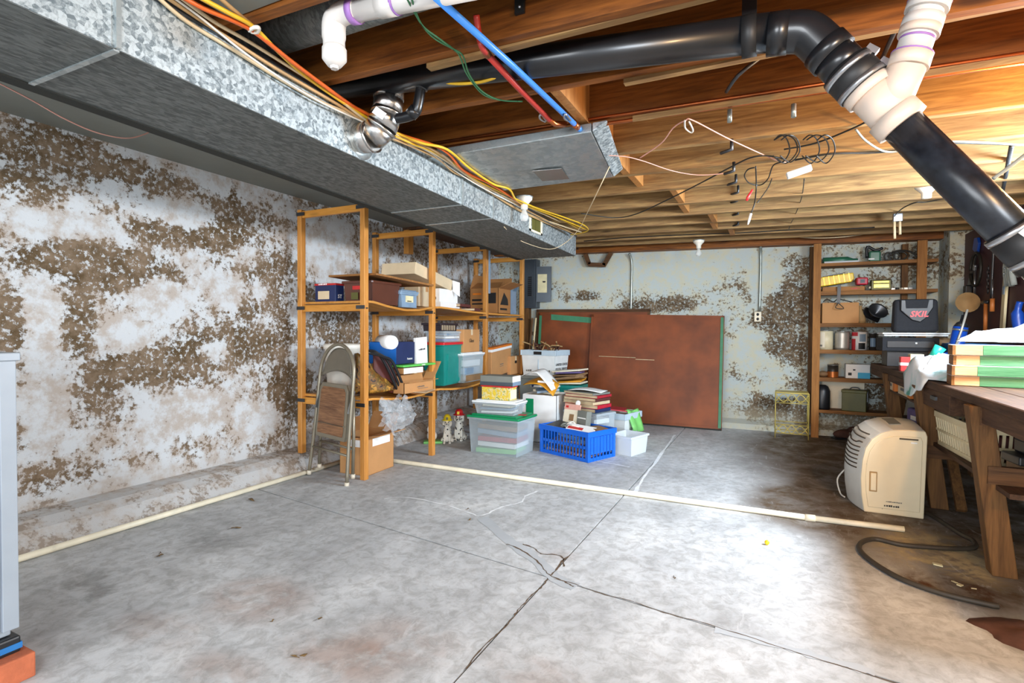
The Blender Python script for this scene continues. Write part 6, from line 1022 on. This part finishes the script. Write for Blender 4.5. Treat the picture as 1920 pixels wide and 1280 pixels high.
t = tl('metal_funnel', 'tan metal funnel hung sideways on the dark board', 5.82, 1.34); MB().lathe([(.008, -.14), (.010, -.06), (.06, .03), (.085, .09), (.083, .09), (.055, .03)], (-.09, 0, 0), 18, Euler((math.pi/2, 0, 0)).to_matrix()).build('cone', M['straw'], t); MB().b3(-.09, 0, -.01, .01, -.005, .005).build('peg', M['dark_steel'], t)
t = tl('hand_saw', 'dark hand saw hanging on the dark board', 5.95, 1.60, .5); MB().prism([(-.04, -.25), (.05, -.25), (.02, .22), (-.02, .22)], -.014, -.008, 'x').build('blade', M['dark_steel'], t); MB().prism([(-.06, .20), (.06, .20), (.07, .30), (.0, .33), (-.05, .30)], -.022, -.002, 'x').build('handle', M['blue_deep'], t, .004)
t = tl('spanner', 'chrome adjustable spanner left of the funnel spout', 5.83, 1.52); MB().tube([(-.02, 0, -.12), (-.02, 0, .10)], .010, 8).build('shaft', M['strap_metal'], t); MB().box((-.02, .008, .12), (.02, .05, .05), (.4, 0, 0)).build('jaw', M['strap_metal'], t, .006)
t = tl('hammer', 'hammer with orange-brown handle below the spanner rack', 5.52, 1.26); MB().tube([(-.03, 0, -.16), (-.03, 0, .06)], .014, 8).build('handle', M['orange_wood'], t); MB().tube([(-.03, -.05, .07), (-.03, .06, .07)], [.014, .018], 10).build('head', M['dark_steel'], t)
t = tl('screwdriver', 'screwdriver with orange-brown grip near the straightedge', 5.38, 1.30); MB().tube([(-.03, 0, -.05), (-.03, 0, .05)], .016, 8).build('grip', M['orange_wood'], t); MB().tube([(-.03, 0, .05), (-.03, 0, .20)], .005, 6).build('shaft', M['strap_metal'], t)
t = tl('chain', 'short hanging dark chain at the middle of the dark board', 5.52, 1.60)
for k in range(7): MB().tube(spline([(-.02+(.01 if k % 2 else 0)*math.cos(a), .012*math.cos(a), -.03*k+.02*math.sin(a)) for a in [i*1.257 for i in range(5)]], 3, True), .004, 5).build('link', M['dark_steel'], t)
t = tl('pry_bar', 'long dark pry bar hanging right of the chain', 5.42, 1.62, .08); MB().tube(spline([(-.02, .03, .25), (-.02, 0, .22), (-.02, 0, -.28)], 4), .009, 8).build('bar', M['dark_steel'], t)
t = tl('hose_loop', 'dark hose looped on the upper part of the dark board', 5.78, 1.72); MB().tube(spline([(-.03, .13*math.cos(a), .14*math.sin(a)-.1) for a in [i*.785 for i in range(8)]], 4, True), .012, 8).build('loop', M['cab_black'], t)
t = tl('blue_file', 'blue plastic tool handle at the right edge of the board', 4.86, 1.20); MB().tube(spline([(-.03, 0, .10), (-.04, .01, .02), (-.03, 0, -.10)], 4), [.02]*4+[.035]*5, 10).build('grip', M['blue_deep'], t)
t = tl('drill_bits', 'black drill hung above the pump on the dark board', 5.95, 1.42); MB().b3(-.06, -.005, -.03, .04, -.08, .08).build('body', M['black_plastic'], t, .01); MB().cyl((-.03, .06, -.06), (-.03, .06, .05), .010, n=8).build('bit', M['strap_metal'], t)
cn = tag(MB().tube([(1.56, 5.9, 1.99), (1.35, 4.6, 1.985), (1.0, 3.3, 1.96)], .010, 8).build('ceiling_conduit', M['dark_steel'], origin=(1.56, 5.9, 1.99)), 'long dark conduit slanting under the far right joists', 'conduit')
# ------------------------------------------------------------------ debris on the floor
o = tag(MB().ell((0, 0, .012), (.012, .012, .012), 10, 8).build('yellow_bead', M['yellow_plastic']), 'small yellow bead lying on the open floor', 'bead'); o.location = at(1438, 1021, z=0)
for k, (px_, py_, s) in enumerate([(472, 938, .05), (445, 990, .05), (300, 1040, .06), (560, 1230, .04), (600, 1160, .03), (385, 908, .025), (500, 900, .03), (877, 955, .02), (880, 975, .015), (1265, 1083, .015), (510, 1165, .012)]):
    p = at(px_, py_, z=0); mb = MB(); rs = random.Random(k)
    mb.grid(lambda u, v: ((u-.5)*s+.2*s*math.sin(5*v), (v-.5)*s*.5*(1-abs(2*u-1)**2), .004+.006*math.sin(4*u+k)), 6, 4)
    o = tag(mb.build('dry_leaf', M['leaf'], None, solid=.0015), ['largest dark leaf scrap near the floor pipe', 'leaf scrap on the floor left of the chair shadow', 'curled tan scrap on the grey floor patch', 'tan leaf scrap at the bottom of the floor', 'small leaf scrap on the pinkish floor', 'tiny scrap beside the wall pipe', 'tiny scrap in front of the chair', 'leaf scrap on the chalky crack', 'second scrap beside the chalky crack', 'tiny scrap near the middle of the floor', 'tiny dark scrap on the pinkish floor'][k], 'leaf', 'scraps on the floor'); o.location = p; o.rotation_euler = (0, 0, k*1.3)
for k, (px_, py_) in enumerate([(1758, 1060), (1800, 1098), (1790, 1092), (1826, 1104)]):
    o = tag(MB().box((0, 0, .004), (.03, .015, .004), (.1, .1, k)).build('paint_chip', M['label_cream']), ['largest', 'second', 'third', 'farthest right'][k]+' cream chip lying on the dirt by the hose', 'chip', 'chips by the hose'); o.location = at(px_, py_, z=0); o.scale = (1.2-.2*k,)*3
dt = tag(MB().grid(lambda u, v: (v*(.26+.04*math.sin(5*6.283*u))*math.cos(6.283*u), v*(.17+.03*math.sin(3*6.283*u+1))*math.sin(6.283*u), .05*(1-v**1.5)*(1+.3*math.sin(19*u+4*v))), 28, 6).build('dirt_heap', M['rust']), 'low heap of brown dirt at the lower right edge', 'dirt heap'); dt.location = at(1950, 1196, z=0); dt.scale = (.7,)*3
